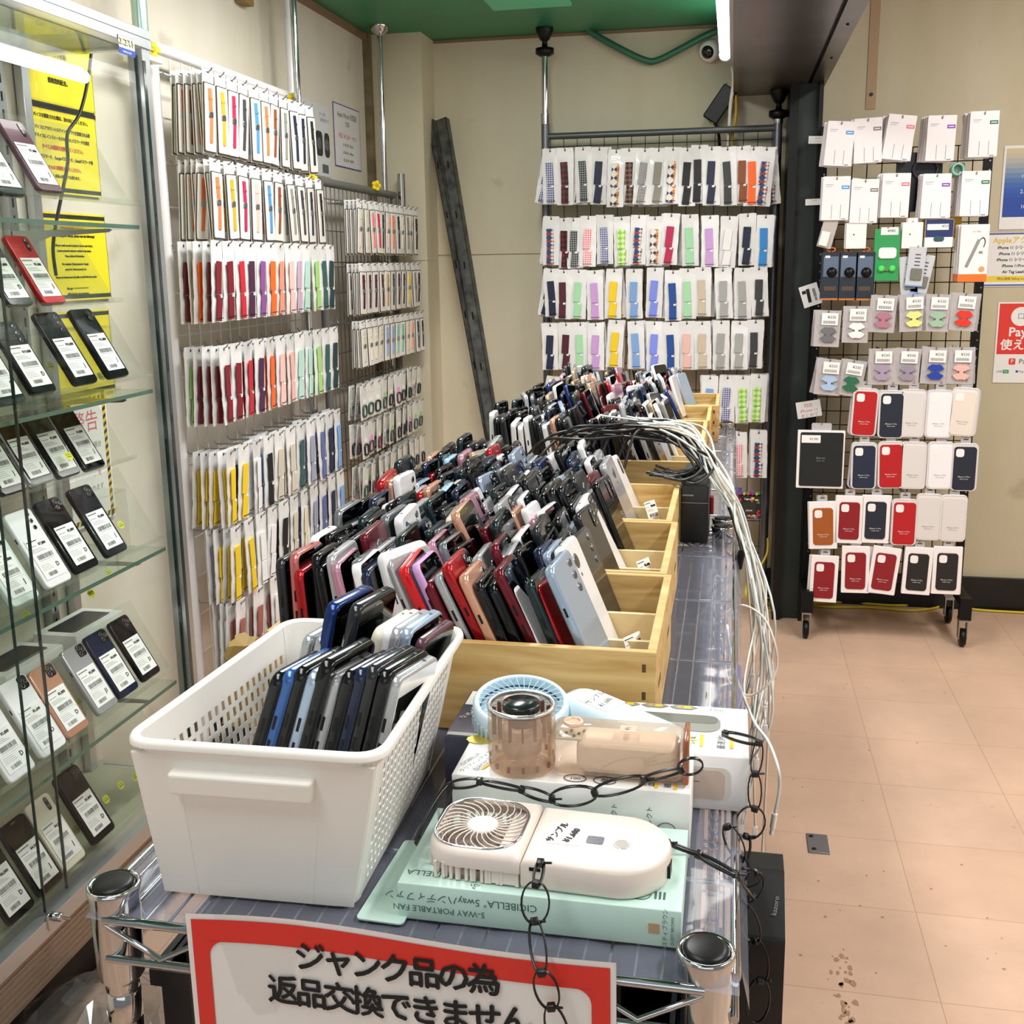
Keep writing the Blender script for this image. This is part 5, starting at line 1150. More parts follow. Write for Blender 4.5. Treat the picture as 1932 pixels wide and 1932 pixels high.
# yellow flower shaped connectors on the grid bars
def flower(p, label):
    t = thing('flower_knob', label, 'clamp', p, (0, 0, R(-42)), 'yellow flower clamps'); m = MB()
    for k in range(5):
        a = 2*math.pi*k/5; m.slab(.016, .016, .010, .0075, .003, 0, TR(*(FX @ Vector((.0115*math.cos(a), .0115*math.sin(a), 0)))) @ FX)
    obj('petals', m, [mat('flower_yellow', '#f4d91c', .4)], t); obj('centre', MB().lathe([(.006, 0), (.006, .007), (.004, .008)], 12, 0, FX), [mat('flower_centre', '#c9a90f', .5)], t)
flower(at(552, 187, X=XW+.022), 'yellow flower shaped clamp at the right end of the white top bar')
flower(at(287, 94, X=XW+.012), 'yellow flower shaped clamp at the left end of the white top bar beside the cabinet')
flower(at(588, 336, X=XGG+.022), 'yellow flower shaped clamp at the left end of the grey bar')
flower(at(710, 350, X=XGG+.022), 'yellow flower shaped clamp on the grey bar next to the chrome pole')
# tension poles
def pole(name, label, x, y, z0, z1, r, mt, foot=True):
    t = thing(name, label, 'pole', (x, y, z0)); obj('pole', MB().lathe([(r, 0), (r, (z1-z0)*.62), (r*.8, (z1-z0)*.63), (r*.8, z1-z0-.02)], 16), [mt], t)
    obj('ceiling_cap', MB().lathe([(r*1.1, z1-z0-.035), (r*2.6, z1-z0-.018), (r*2.8, z1-z0-.001)], 20), [mt], t); return t
w1 = at(540, 100, X=XW)
pole('tension_pole', 'white tension pole rising from the end of the white grid bar', XW, at(546, 170, X=XW).y+.02, (p0.z+p1.z)/2, ZC, .013, WGRID)
pole('tension_pole', 'chrome tension pole just right of the white one on the left wall', XGG, at(560, 150, X=XGG).y, 0, ZC, .0125, CHROME)
cpp = at(713, 120, X=-1.335)
pole('tension_pole', 'chrome tension pole with a round ceiling cap in the left rear corner', cpp.x, 4.12, 0, ZC, .0125, CHROME)
obj_ = obj('tension_pole_sleeve', MB().lathe([(.015, 0), (.015, .17)], 16), [CHROME], None, (-1.29, 4.19, 1.58)); tag(obj_, 'short chrome tube end behind the grey bar next to the corner pole', 'pole')
# two notices on the left wall
c = at(596, 262, X=XL+.003); t = thing('wall_notice', 'pale wall notice with two black watch pictures above the grey grid', 'notice', c); m = MB(FX); m.slab(.262, .245, .0005, 0, 0, 0); obj('sheet', m, [mat('notice_pale', '#dcdcdf', .4)], t)
m = MB(FX)
for x, w_ in ((.03, .065), (.105, .05)): m.slab(w_, .085, .0008, .018, 0, 0, TR(x, -.012, 0)); m.lathe([(.022, .0005), (.022, .0007), (.014, .0007)], 20, 1, TR(x, -.012, 0))
m.text('お一人様', .014, TR(.07, .09, .0004), 2).text('試着可能です', .014, TR(.09, .07, .0004), 2); m.slab(.06, .03, .0006, 0, 0, 1, TR(.08, -.095, 0)); obj('print', m, [mat('watch_black', '#26282c', .5), mat('watch_grey', '#5d6066', .5), BLUEINK], t)
c = at(656, 260, X=XL+.003); t = thing('wall_notice', 'blue bordered wall price list beside the notice with watch pictures', 'notice', c)
m = MB(FX); m.slab(.285, .225, .0005, 0, 0, 1).slab(.278, .218, .0007, 0, 0, 0); obj('sheet', m, [mat('notice_pale2', '#e3e2e8', .3, coat=.3), BLUEINK], t)
m = MB(FX); m.text('Apple Watch 充電器', .024, TR(0, .075, .0006), 0).text('交換', .022, TR(0, .045, .0006), 0).text('純正  ¥1,200〜  MILT', .021, TR(0, .0, .0006), 1)
for k, s in enumerate(('41.40.38  42mm', '40.44.45  44mm', '42.45.49  45MM')): m.text(s, .017, TR(0, -.03-.028*k, .0006), 0)
obj('lettering', m, [INK, REDINK], t)
t = thing('wall_bracket', 'brown cardboard scrap stuck near the top of the left wall', 'bracket', at(462, 2, X=XL+.02)); obj('block', MB().slab(.03, .06, .02, .002, .001, 0), [mat('kraft_brown', '#8c7144', .7)], t)
# ------------------------------------------------------------------ rack of strap pouches in front of the back wall
YR = 4.32
aL, aR = at(1029, 258, Y=YR), at(1468, 241, Y=YR); XLp, XRp, ZB = aL.x, aR.x, (aL.z+aR.z)/2
GPOLE = mat('grey_pole', '#70717a', .35, .6)
t = thing('strap_rack', 'grey floor-to-ceiling pole rack with mesh carrying strap pouches at the back wall', 'rack', (0, 0, 0)); RK = t
for x, zt in ((XLp, ZC), (XRp, 2.02)):
    m = MB(TR(x, YR, 0)); zb = 1.93 if x == XLp else 1.9
    m.lathe([(.016, .012), (.016, zb)], 16, 0).lathe([(.0175, zb), (.0175, zb+.04)], 16, 1).lathe([(.0125, zb+.04), (.0125, zt-.10)], 16, 1)
    m.lathe([(.018, zt-.105), (.036, zt-.095), (.036, zt-.075), (.012, zt-.07), (.010, zt-.05), (.018, zt-.045), (.034, zt-.012), (.034, zt-.001)], 20, 2)
    m.lathe([(.022, 0), (.022, .02), (.017, .03)], 16, 3); obj('pole', m, [GPOLE, CHROME, BLACK, STEEL], t)
obj('cross_bar', MB().tube([(XLp, YR, ZB), (XRp, YR, ZB)], .0125, 12), [mat('bar_grey', '#5c6062', .4, .4)], t); obj('cross_bar', MB().tube([(XLp, YR, .22), (XRp, YR, .22)], .010, 10), [MATS['bar_grey']], t)
m = MB()
for i in range(17): x = XLp+.02+(XRp-XLp-.04)*i/16; m.bar((x, YR, .22), (x, YR, ZB), .0016, 5)
for i in range(16): z = .26+(ZB-.30)*i/15; m.bar((XLp, YR-.003, z), (XRp, YR-.003, z), .0016, 5)
obj('mesh', m, [DARK], t)
hk = []
checker('strap_argyle blue', '#4a5590', '#c9cbd8', 170); checker('strap_argyle black', '#1b1d1f', '#8f9694', 170); checker('strap_argyle orange', '#d88a2c', '#2f3a6a', 90, c3='#e9e4da'); checker('strap_plaid', '#2d2b28', '#8a5f48', 80)
checker('strap_grey stripe', '#3b3b3d', '#d4d4d4', 260); checker('strap_mixed colour', '#d9d6d0', '#b3402c', 100, c3='#2b4570'); checker('strap_coral check', '#f07f86', '#f6dcdc', 170); checker('strap_lime check', '#8fd43c', '#d7efb0', 70); checker('strap_red black', '#6e1420', '#1b1517', 70)
def anycol(c):
    if c in STRAP: return c
    return 'strap_'+c
REAR = [
 ('top row', 280, [(1038, 'argyle blue'), (1066, 'red black'), (1100, 'argyle black'), (1131, 'navy'), (1163, 'argyle orange'), (1187, 'plaid'), (1217, 'grey stripe'), (1243, 'grey'), (1270, 'argyle orange'), (1297, 'black'), (1320, 'black'), (1343, 'navy'), (1373, 'charcoal'), (1400, 'brown'), (1422, 'bright orange'), (1447, 'mixed colour')], .205),
 ('second row', 408, [(1040, 'mixed colour'), (1064, 'red black'), (1082, 'argyle black'), (1110, 'coral check'), (1141, 'argyle blue'), (1173, 'lime check'), (1206, 'mixed colour'), (1236, 'argyle orange'), (1267, 'magenta'), (1302, 'light green'), (1340, 'soft violet'), (1377, 'white'), (1411, 'navy'), (1445, 'azure')], .185),
 ('third row', 509, [(1040, 'navy'), (1064, 'maroon'), (1092, 'light green'), (1122, 'soft violet'), (1159, 'yellow'), (1196, 'light blue'), (1236, 'periwinkle'), (1270, 'royal blue'), (1298, 'light green'), (1326, 'beige'), (1364, 'silver'), (1402, 'silver'), (1432, 'charcoal')], .185),
 ('fourth row', 608, [(1038, 'navy'), (1068, 'maroon'), (1095, 'light green'), (1124, 'soft violet'), (1163, 'yellow'), (1199, 'light blue'), (1235, 'periwinkle'), (1266, 'royal blue'), (1296, 'pale pink'), (1325, 'beige'), (1361, 'silver'), (1396, 'silver'), (1426, 'charcoal')], .185),
 ('fifth row', 712, [(1045, 'white'), (1340, 'light blue'), (1373, 'argyle blue'), (1402, 'lime check'), (1432, 'lime check')], .185),
 ('bottom row', 815, [(1394, 'coral check'), (1432, 'mixed colour')], .185)]
pr2 = random.Random(4)
for nm, py, items, h in REAR:
    for i, (px, c) in enumerate(items):
        yy = 4.205; p = at(px, py+(1250-px)*.012, Y=yy); z = p.z-.010+pr2.gauss(0, .003); hook(hk, p.x, YR, z, YR-yy+.012, (0, -1, 0))
        k = 3 if nm not in ('bottom row',) else 2
        for j in range(k):
            front = j == k-1; y = yy+.024*(k-1-j)
            dx = 0 if front else pr2.gauss(0, .004)+(-.005 if i == 0 else 0)
            rz = -90+pr2.gauss(0, 4); sw = pr2.gauss(0, 1.8) if front else pr2.gauss(0, 4)-(4 if i == 0 else 0)
            t3 = put_pack('strap_pouch', 'pouch', anycol(c), .063, h+pr2.choice((0, .006)), pr2.randint(0, 2), (p.x+dx, y, z+.004), rz, pr2.gauss(3, 1.5), 'clear pouch, %s strap, %s, %s hook, %s, back rack' % (c, ('frontmost' if front else ORD[k-1-j]+' from front'), ORD[i], nm), 'strap pouches on the back rack', front, sw)
for m in hk: obj('hook', m, [STEEL], RK)
# two boxed things low on the back rack
p = at(1413, 955, Y=4.22); t = thing('cable_carton', 'colourful square carton with a dark window low on the back rack', 'box', p)
m = MB(FY); m.slab(.092, .088, .05, .002, .001, 0); obj('carton', m, [mat('carton_multi', '#1b1d24', .4)], t)
m = MB(FY); r2 = random.Random(2); cs = ['#d8273a', '#2f62c8', '#f0c52b', '#2f9a5a', '#e8642c', '#8a3fa0']
for k in range(34):
    a = r2.uniform(-.044, .032); b = r2.choice((r2.uniform(.026, .040), r2.uniform(-.043, -.030))); q = k % 3
    if q == 0: a, b = r2.choice((r2.uniform(-.045, -.035), r2.uniform(.028, .034))), r2.uniform(-.04, .035)
    m.box(a, a+r2.uniform(.006, .012), b-.004, b+.003, .0251, .0254+k*.00001, k % 6)
for k in range(10): m.lathe([(.006, 0), (.007, .006), (.004, .011)], 8, k % 6, TR(-.036+.008*k, .050+.003*(k % 2), 0))
obj('print', m, [mat('multi_%d' % i, c_, .5) for i, c_ in enumerate(cs)], t)
m = MB(FY); m.slab(.050, .048, .0006, .002, 0, 0, TR(0, -.002, 0), z0=.0256); m.text('HDMI', .010, TR(0, -.012, .0265), 1); m.text('Portable', .011, TR(0, .034, .0262), 1); obj('window', m, [mat('win_dark', '#2d302f', .3), PAPER], t)
p = at(1388, 948, Y=4.25); t = thing('purple_pack', 'purple hanging pack next to the colourful carton on the back rack', 'box', p)
m = MB(FY); m.slab(.045, .115, .03, .003, .001, 0); obj('carton', m, [mat('pack_purple', '#6a4aa8', .45)], t); obj('label', MB(FY).slab(.03, .012, .0005, 0, 0, 0, TR(.004, .0, 0), z0=.0152), [PAPER], t)

# ---- leaning steel channels
t1 = at(822, 226, Y=4.40); b1 = Vector((-.935, 4.02, 0.0))
def channel(top, bot, w_, d, label, up):
    ax = (top-bot).normalized(); M = ax.to_track_quat('Z', 'X').to_matrix().to_4x4(); L = (top-bot).length
    # face the wider side towards the room
    side = Vector((1, -.25, 0)); xx = (side-ax*side.dot(ax)).normalized(); yy = ax.cross(xx)
    M = Matrix(((xx.x, yy.x, ax.x, bot.x), (xx.y, yy.y, ax.y, bot.y), (xx.z, yy.z, ax.z, bot.z), (0, 0, 0, 1)))
    t = thing('steel_channel', label, 'metal channel', bot); m = MB(Matrix.Translation(-bot) @ M)
    m.box(-w_/2, w_/2, -d/2, -d/2+.004, 0, L, 0).box(-w_/2, -w_/2+.004, -d/2, d/2, 0, L, 0).box(w_/2-.004, w_/2, -d/2, d/2, 0, L, 0); obj('profile', m, [mat('worn_dark_steel', '#6a6b69', .5, .4, noise=.7, nscale=26)], t)
    m = MB(Matrix.Translation(-bot) @ M)
    for k in range(9): m = MB(Matrix.Translation(-bot) @ M); m.box(-.003, .003, -d/2-.0006, -d/2+.001, L*(.1+.1*k), L*(.1+.1*k)+.03, 0); obj('slot', m, [BLACK], t)
channel(at(835, 226, Y=4.37), at(992, 1192, Z=0), .046, .03, 'wider worn grey steel channel leaning in the rear left corner', 0)
channel(at(814, 228, Y=4.41), at(984, 1190, Z=0)+Vector((0, .05, 0)), .026, .03, 'narrower black steel channel leaning behind the wider one in the rear corner', 0)
# green hose sagging under the ceiling
P = [at(1108, 52, Y=4.40), at(1120, 64, Y=4.40), at(1170, 92, Y=4.39), at(1215, 113, Y=4.39), at(1240, 114, Y=4.39), at(1285, 92, Y=4.39), at(1330, 68, Y=4.39), at(1375, 50, Y=4.40)]
tag(obj('green_hose', MB().tube(smooth_path(P, 5), .013, 10), [mat('hose_green', '#2f6a50', .4)]), 'green painted conduit sagging under the ceiling edge on the back wall', 'pipe')
p = at(1338, 97, Y=4.40); t = thing('security_camera', 'small white dome camera with a dark eye on the back wall beside the lamp', 'camera', p)
M = FY @ RX(18) @ RY(-18); obj('housing', MB(M).lathe([(.040, -.03), (.040, .0), (.034, .014), (.024, .018)], 24), [WHITE], t); obj('lens', MB(M).lathe([(.024, .017), (.024, .020), (.014, .026), (.002, .028)], 24), [mat('cam_dark', '#0f1012', .15, coat=.5)], t)
a, b = at(1342, 222, Y=4.37), at(1376, 172, Y=4.37); d = (b-a).normalized(); xx = Vector((d.z, 0, -d.x))
t = thing('power_adapter', 'black power adapter hanging by its cord below the lamp at the back wall', 'power adapter', (a+b)/2)
M = Matrix(((xx.x, d.x, 0, 0), (xx.y, d.y, -1, 0), (xx.z, d.z, 0, 0), (0, 0, 0, 1))); obj('brick', MB(M).slab(.062, .14, .035, .006, .004, 0), [BLACK], t)
m = MB(TR(*(-(a+b)/2))); m.tube(smooth_path([at(1345, 222, Y=4.37), at(1352, 240, Y=4.37), at(1357, 262, Y=4.38), at(1357, 300, Y=4.40)], 4), .006, 8); obj('cord', m, [BLACK], t)
for nm, c, pts, r, lb in (('lamp_cable', '#e6e2d8', [(1379, 108), (1384, 150), (1378, 200), (1376, 240), (1374, 275)], .007, 'off white cable hanging from the lamp end past the black adapter'), ('yellow_cable', '#c9a32a', [(1382, 150), (1389, 190), (1387, 230), (1381, 260), (1380, 300)], .006, 'yellow cable hanging to the right of the off white lamp cable'), ('yellow_cable', '#b99c3a', [(1372, 155), (1355, 180), (1346, 200), (1344, 235)], .004, 'thin yellow cable curving behind the black adapter')):
    tag(obj(nm, MB().tube(smooth_path([at(x, y, Y=4.345 if nm == 'lamp_cable' else 4.36) for x, y in pts], 4), r, 8), [mat('cable_'+c[1:], c, .5)]), lb, 'cable')

# ------------------------------------------------------------------ rolling accessory rack on the right
YK = 4.13
t = thing('accessory_rack', 'black rolling wire rack with phone cases and small accessories by the right wall', 'rack', (0, 0, 0)); AK = t
BLK = mat('rack_black', '#0a0b0c', .5, spec=.25); xL0, xR0 = at(1553, 300, Y=YK).x, at(1862, 330, Y=YK).x
m = MB()
for x in (xL0, xR0):
    m.box(x-.014, x+.014, YK-.012, YK+.012, .16, 1.86 if x == xL0 else 1.79, 0)
    for k in range(48): m.lathe([(.0030, 0), (.0030, .0006)], 6, 1, TR(x+.005, YK-.0122, .30+.031*k) @ RX(90))
m.box(xL0, xR0, YK-.012, YK+.012, .16, .19, 0); obj('frame', m, [BLK, STEEL], t)
m = MB()
for i in range(12): x = xL0+(xR0-xL0)*i/11; m.bar((x, YK-.008, .19), (x, YK-.008, 1.78), .002, 5)
for i in range(31): z = .22+(1.78-.22)*i/30; m.bar((xL0, YK-.010, z), (xR0, YK-.010, z), .002, 5)
obj('mesh', m, [BLK], t)
for x in (xL0, xR0):
    pc = at(1836, 1215, Z=0) if x == xR0 else at(1528, 1193, Z=0)
    m = MB(); m.box(x-.019, x+.019, 3.97, YK+.15, .155, .185, 0); m.box(x-.02, x+.02, 3.955, 3.99, .105, .187, 0); lg = obj('leg', m, [BLK], t)
    for yy in (3.985, YK+.12):
        m = MB(TR(x, yy, 0)); m.box(-.018, -.014, -.02, .012, .03, .10, 0).box(.010, .014, -.02, .012, .03, .10, 0).box(-.019, .015, -.022, .02, .096, .106, 0); c = obj('caster_fork', m, [STEEL], lg)
        obj('caster_wheel', MB().lathe([(.022, -.011), (.032, -.009), (.034, 0), (.032, .009), (.022, .011)], 20, 0, TR(x-.002, yy-.006, .034) @ RY(90)), [BLACK], lg)
hk = []
def rhook(x, z, L): hook(hk, x, YK, z, L, (0, -1, 0))
def pxp(x, y, Y=3.99): return at(x, y, Y=Y)
TAGC = {'blue': '#4fa3dd', 'taupe': '#8a7f7c', 'pink': '#ee7a92', 'purple': '#8a45c0', 'green': '#2f7a50'}
_WP = {}
def white_pack(c, loc, rz, label):
    if c not in _WP:
        m = MB(FY); m.slab(.092, .148, .010, .003, .0012, 0, TR(0, -.063, 0))
        s = MB(FY); s.slab(.026, .012, .0005, 0, 0, 0, TR(.030, -.026, 0), z0=.0051); s.box(.021, .039, -.0275, -.0245, .0055, .0058, 1)
        for x in (-.012, .018): s.box(x-.0007, x+.0007, -.132, -.085, .005, .0055, 2)
        s.box(-.036, -.010, -.018, -.0165, .005, .0054, 2); s.box(-.036, -.016, -.024, -.023, .005, .0054, 2); s.tube([FY.inverted() @ Vector((0, 0, 0)), (0, .0005, .006)], .0025, 6, 2); s.box(.022, .036, -.134, -.131, .005, .0054, 2)
        _WP[c] = (m.mesh('carton', [mat('cable_carton_white', '#f4f0f2', .4)]), s.mesh('print', [mat('tag_'+c, TAGC[c], .5), PAPER, GREYINK]))
    t = thing('cable_pack', label, 'cable pack', loc, (0, R(rz), 0), 'white cable packs'); obj('carton', _WP[c][0], None, t); obj('print', _WP[c][1], None, t)
for rn, row in (('top row', [(1588, 232, 'blue', 5, 4), (1638, 226, 'taupe', 4, -2), (1703, 220, 'pink', 5, 7), (1778, 221, 'purple', 6, 1), (1858, 213, 'green', 6, 0)]), ('second row', [(1579, 336, 'blue', 4, 1), (1633, 341, 'taupe', 3, 1), (1692, 330, 'pink', 6, 1), (1768, 331, 'purple', 5, 1), (1842, 326, 'green', 6, 0)])):
    for i, (x, y, c, k, rz) in enumerate(row):
        p = pxp(x, y+3, 3.985); rhook(p.x, p.z-.008, YK-3.975)
        for j in range(k):
            white_pack(c, (p.x+(pr2.gauss(0, .003)-.002*(k-1-j) if j < k-1 else 0), 3.985+.0125*(k-1-j), p.z), rz+(pr2.gauss(0, 2) if j < k-1 else 0), 'white cable pack, %s tag, %s, %s of rolling rack' % (c, 'frontmost' if j == k-1 else '%s from front' % ORD[k-1-j], rn))
def flat_item(name, label, cat, x, y, w_, h, d, col, Y=3.99, rz=0, r=.003, hole=True, group=None, rough=.4):
    p = pxp(x, y, Y); t = thing(name, label, cat, p, (0, R(rz), 0), group); m = MB(FY); m.slab(w_, h, d, r, min(.0012, d*.3), 0, TR(0, -h/2+.008, 0)); obj('body', m, [mat(name+'_'+col[1:], col, rough)], t); rhook(p.x, p.z-.004, YK-Y+.006); return t
t = flat_item('clear_sleeve', 'narrow clear sleeve with a white plug hanging at the left end of the third row', 'pack', 1568, 418, .050, .10, .004, '#b9b3ae', rz=14); obj('plug', MB(FY).slab(.030, .05, .012, .004, .002, 0, TR(-.006, -.062, .004)), [WHITE], t)
for i, (x, y) in enumerate(((1616, 425), (1722, 424))):
    for j in range(2):
        t = flat_item('earphone_card', 'white card with hang tab, %s in third row, %s' % (('left of the green pack', 'right of the green pack')[i], ('rear', 'front')[j]), 'pack', x-3*(1-j), y, .068, .088, .012, '#f5f1ef', 3.99+.016*(1-j)); obj('tab', MB(FY).slab(.034, .022, .004, .004, .001, 0, TR(0, .012, 0)), [WHITE], t); obj('dot', MB(FY).slab(.004, .005, .001, .001, 0, 0, TR(-.008, -.032, .0062)), [INK], t)
t = flat_item('green_blister', 'tall green blister pack with a white disc in the middle of the third row', 'pack', 1675, 436, .086, .178, .008, '#2f9a55'); m = MB(FY); m.slab(.060, .038, .012, .012, .003, 0, TR(.002, -.075, .004)); m.slab(.058, .026, .0006, .001, 0, 0, TR(.006, .0, .0045)); m.text('¥980', .013, TR(.012, .0, .0052), 1); obj('insert', m, [PAPER, INK], t)
m = MB(FY)
for dx in (-.018, .018): m.lathe([(.009, .004), (.012, .010), (.006, .013)], 12, 0, TR(.002+dx, -.128, 0))
m.box(-.006, .008, -.135, -.120, .004, .010, 1); obj('ear_pads', m, [mat('pads_lime', '#52e06a', .4), mat('pads_olive', '#6f7f56', .5)], t)
t = flat_item('blue_card', 'white and navy card pack priced 550 in the third row', 'pack', 1773, 418, .092, .095, .006, '#f0f0f2'); m = MB(FY); m.box(-.045, .045, -.052, .007, .003, .0036, 0); m.box(-.040, .030, -.028, -.008, .0036, .004, 1); m.text('¥550', .012, TR(.020, -.016, .0042), 2); m.slab(.034, .018, .0008, .008, 0, 3, TR(.0, -.058, .004)); obj('print', m, [mat('card_navy', '#1e2f66', .5), PAPER, INK, mat('pad_teal', '#2b5560', .5)], t)
for j in range(3):
    t = flat_item('hub_carton', 'white and orange carton with slanted adapter picture, %s at third row right end' % ('rearmost', 'middle', 'frontmost')[j], 'box', 1840-5*(2-j), 428, .092, .192, .013, '#f6f1ee', 3.985+.017*(2-j), group='white and orange cartons'); m = MB(FY); m.box(-.046, .046, -.184, -.158, .0066, .007, 0)
    if j == 2:
        m.slab(.011, .10, .002, .003, .0006, 1, TR(-.004, -.088, .007) @ RZ(-22)); m.tube(smooth_path([(.018, -.042, .008), (.028, -.036, .008), (.034, -.050, .008), (.030, -.068, .008)], 4), .0014, 6, 2); m.lathe([(.010, .0068), (.010, .0072)], 18, 3, TR(.028, -.142, 0)); m.text('¥1,980', .009, TR(.006, -.016, .0072), 3); m.slab(.012, .008, .001, 0, 0, 1, TR(.022, -.085, .0075))
    obj('print', m, [mat('hub_orange', '#ee7423', .5), mat('hub_grey', '#a5a3a2', .35, .5), INK, mat('hub_tan', '#d9a06a', .5)], t)
for i, x in enumerate((1568, 1601, 1633)):
    t = flat_item('speaker_carton', 'dark blue carton with orange hang tag, %s, fourth row' % ('leftmost of three', 'middle of three', 'rightmost of three')[i], 'box', x, 480, .064, .165, .03, '#1f2a38', 4.0, group='dark blue cartons with orange tags'); m = MB(FY); m.slab(.05, .07, .0006, .002, 0, 0, TR(0, -.042, .0152)); m.lathe([(.018, .0155), (.016, .022), (.004, .026)], 18, 1, TR(.004, -.062, 0)); m.box(-.032, .032, -.158, -.152, .0150, .0156, 2); m.box(-.02, .02, -.125, -.11, .0150, .0156, 3); m.slab(.016, .008, .0006, 0, 0, 4, TR(-.012, -.008, .0156)); obj('print', m, [mat('carton_slate', '#5f6f85', .3), BLACK, mat('carton_orange', '#c9762c', .5), mat('carton_brown', '#57402c', .5), PAPER], t)
    m = MB(FY); m.tube([(.014*math.cos(a), .016+.007*math.sin(a), 0) for a in [k*math.pi/8 for k in range(16)]], .0025, 6, 0, True); obj('hang_tag', m, [mat('tag_orange', '#d9772a', .5)], t, label='orange hang tag')
for i, (x, y, rz) in enumerate(((1712, 488, -6), (1732, 470, 4), (1748, 485, 10))):
    t = flat_item('tool_blister', 'white blue-edged blister pack, %s of three fanned in the fourth row' % ('left', 'front', 'right')[i], 'pack', x, y, .058, .135, .006, '#c9cdd2', 3.985+.01*(i != 1), rz=rz, rough=.2); m = MB(FY); m.slab(.036, .04, .010, .003, .001, 0, TR(.004, -.085, .003)); m.box(-.029, .029, -.127, -.122, .003, .0036, 1); 
    for k in range(4): m.box(-.006, .012, -.02-.012*k, -.017-.012*k, .003, .0036, 2)
    obj('tool', m, [mat('tool_grey', '#77776f', .4), mat('blister_blue', '#7aa5dc', .4), INK], t)
KEY = {'grey': '#6f7075', 'white': '#f4f4f2', 'plum pink': '#b5788c', 'lemon': '#e9e98c', 'sage': '#9fc0a6', 'scarlet': '#e8321e', 'pale blue': '#a9c3e2', 'forest green': '#1f6a48', 'mauve': '#a898b0', 'ash mauve': '#9a8fa0', 'cobalt': '#1d3fa8', 'blush': '#f0b9ad'}
_SP = {}
def silicone_pouch(c, x, y, Y, rz, label, lab=True):
    if c not in _SP:
        m = MB(FY); n = 6; v = []; f = []; r2 = random.Random(len(c)*7); W = .088; H = .128
        for j in range(n+1):
            for i in range(n+1): v.append((-W/2+W*i/n+r2.gauss(0, .0012), .012-H*j/n+r2.gauss(0, .0012), .006*math.sin(math.pi*i/n)*math.sin(math.pi*j/n)+r2.gauss(0, .0012)))
        for j in range(n):
            for i in range(n): f.append((j*(n+1)+i, (j+1)*(n+1)+i, (j+1)*(n+1)+i+1, j*(n+1)+i+1))
        m.add(v, f, 0, True).add([(a, b, .002) for a, b, z in [(-W/2, .012, 0), (W/2, .012, 0), (W/2, .012-H, 0), (-W/2, .012-H, 0)]], [(3, 2, 1, 0)], 1)
        s = MB(FY); P = []
        for q in range(32):
            a = 2*math.pi*q/32; ca, sa = math.cos(a), math.sin(a); rx = .024*(1-.32*(abs(sa) < .35))*(1 if abs(ca) < .93 else 1); P.append((rx*ca*(1.25 if abs(ca*sa) > .35 else .85), .027*sa*(1.08 if abs(ca*sa) > .35 else .95)))
        s.prism(P, .004, .0095, 0, TR(.004, -.073, 0)); s.lathe([(.004, .0095), (.004, .0100)], 10, 1, TR(-.006, -.073, 0)).lathe([(.004, .0095), (.004, .0100)], 10, 1, TR(.014, -.073, 0))
        l = MB(FY); l.slab(.056, .042, .0006, .001, 0, 0, TR(.006, -.018, .0088)); l.text('¥330', .014, TR(.012, -.012, .0094), 1)
        for k in range(12): l.box(-.016+k*.0036, -.0145+k*.0036, -.034, -.024, .0090, .0094, 1)
        _SP[c] = (m.mesh('pouch', [clear('pouch_hazy', (.9, .9, .9), .4, .14, haze=.30, hazecol=(.85, .83, .83)), mat('pouch_inner', '#b9b3b3', .4)]), s.mesh('silicone_case', [mat('sil_'+c, KEY[c], .5), mat('sil_hole', '#5a5a5a', .6)]), l.mesh('price_label', [PAPER, INK]))
    p = pxp(x, y, Y); t = thing('case_bag', label, 'pouch', p, (0, R(rz), R(0)), 'silicone cases in clear bags')
    for nm, me in zip(('pouch', 'silicone_case', 'price_label'), _SP[c]): obj(nm, me, None, t)
    rhook(p.x, p.z-.004, YK-Y+.008)
for nm, row in (('fifth row', [(1563, 592, 'grey', 2), (1616, 584, 'white', 1), (1668, 564, 'plum pink', 3), (1722, 562, 'lemon', -3), (1770, 562, 'sage', 2), (1822, 560, 'scarlet', 5)]), ('sixth row', [(1566, 684, 'pale blue', 4), (1611, 686, 'forest green', 9), (1664, 664, 'mauve', 0), (1713, 664, 'ash mauve', 2), (1766, 662, 'cobalt', 2), (1814, 662, 'blush', 1)])):
    for i, (x, y, c, rz) in enumerate(row):
        for j in range(3): silicone_pouch(c, x+(pr2.gauss(0, 3) if j < 2 else 0), y, 3.975+.024*(2-j), rz+(pr2.gauss(0, 3) if j < 2 else 0), 'clear bag, %s silicone case, %s, %s hook, %s, rolling rack' % (c, ('rearmost', 'middle', 'frontmost')[j], ORD[i], nm))
CASEC = {'red': '#b8121b', 'navy': '#1b2436', 'clear white': '#dedbd9', 'white': '#f1f1f4', 'cream': '#eadfd4', 'saddle brown': '#a5581f', 'wine red': '#8d1320', 'black': '#0f1113', 'midnight': '#1c2740'}
_PC = {}
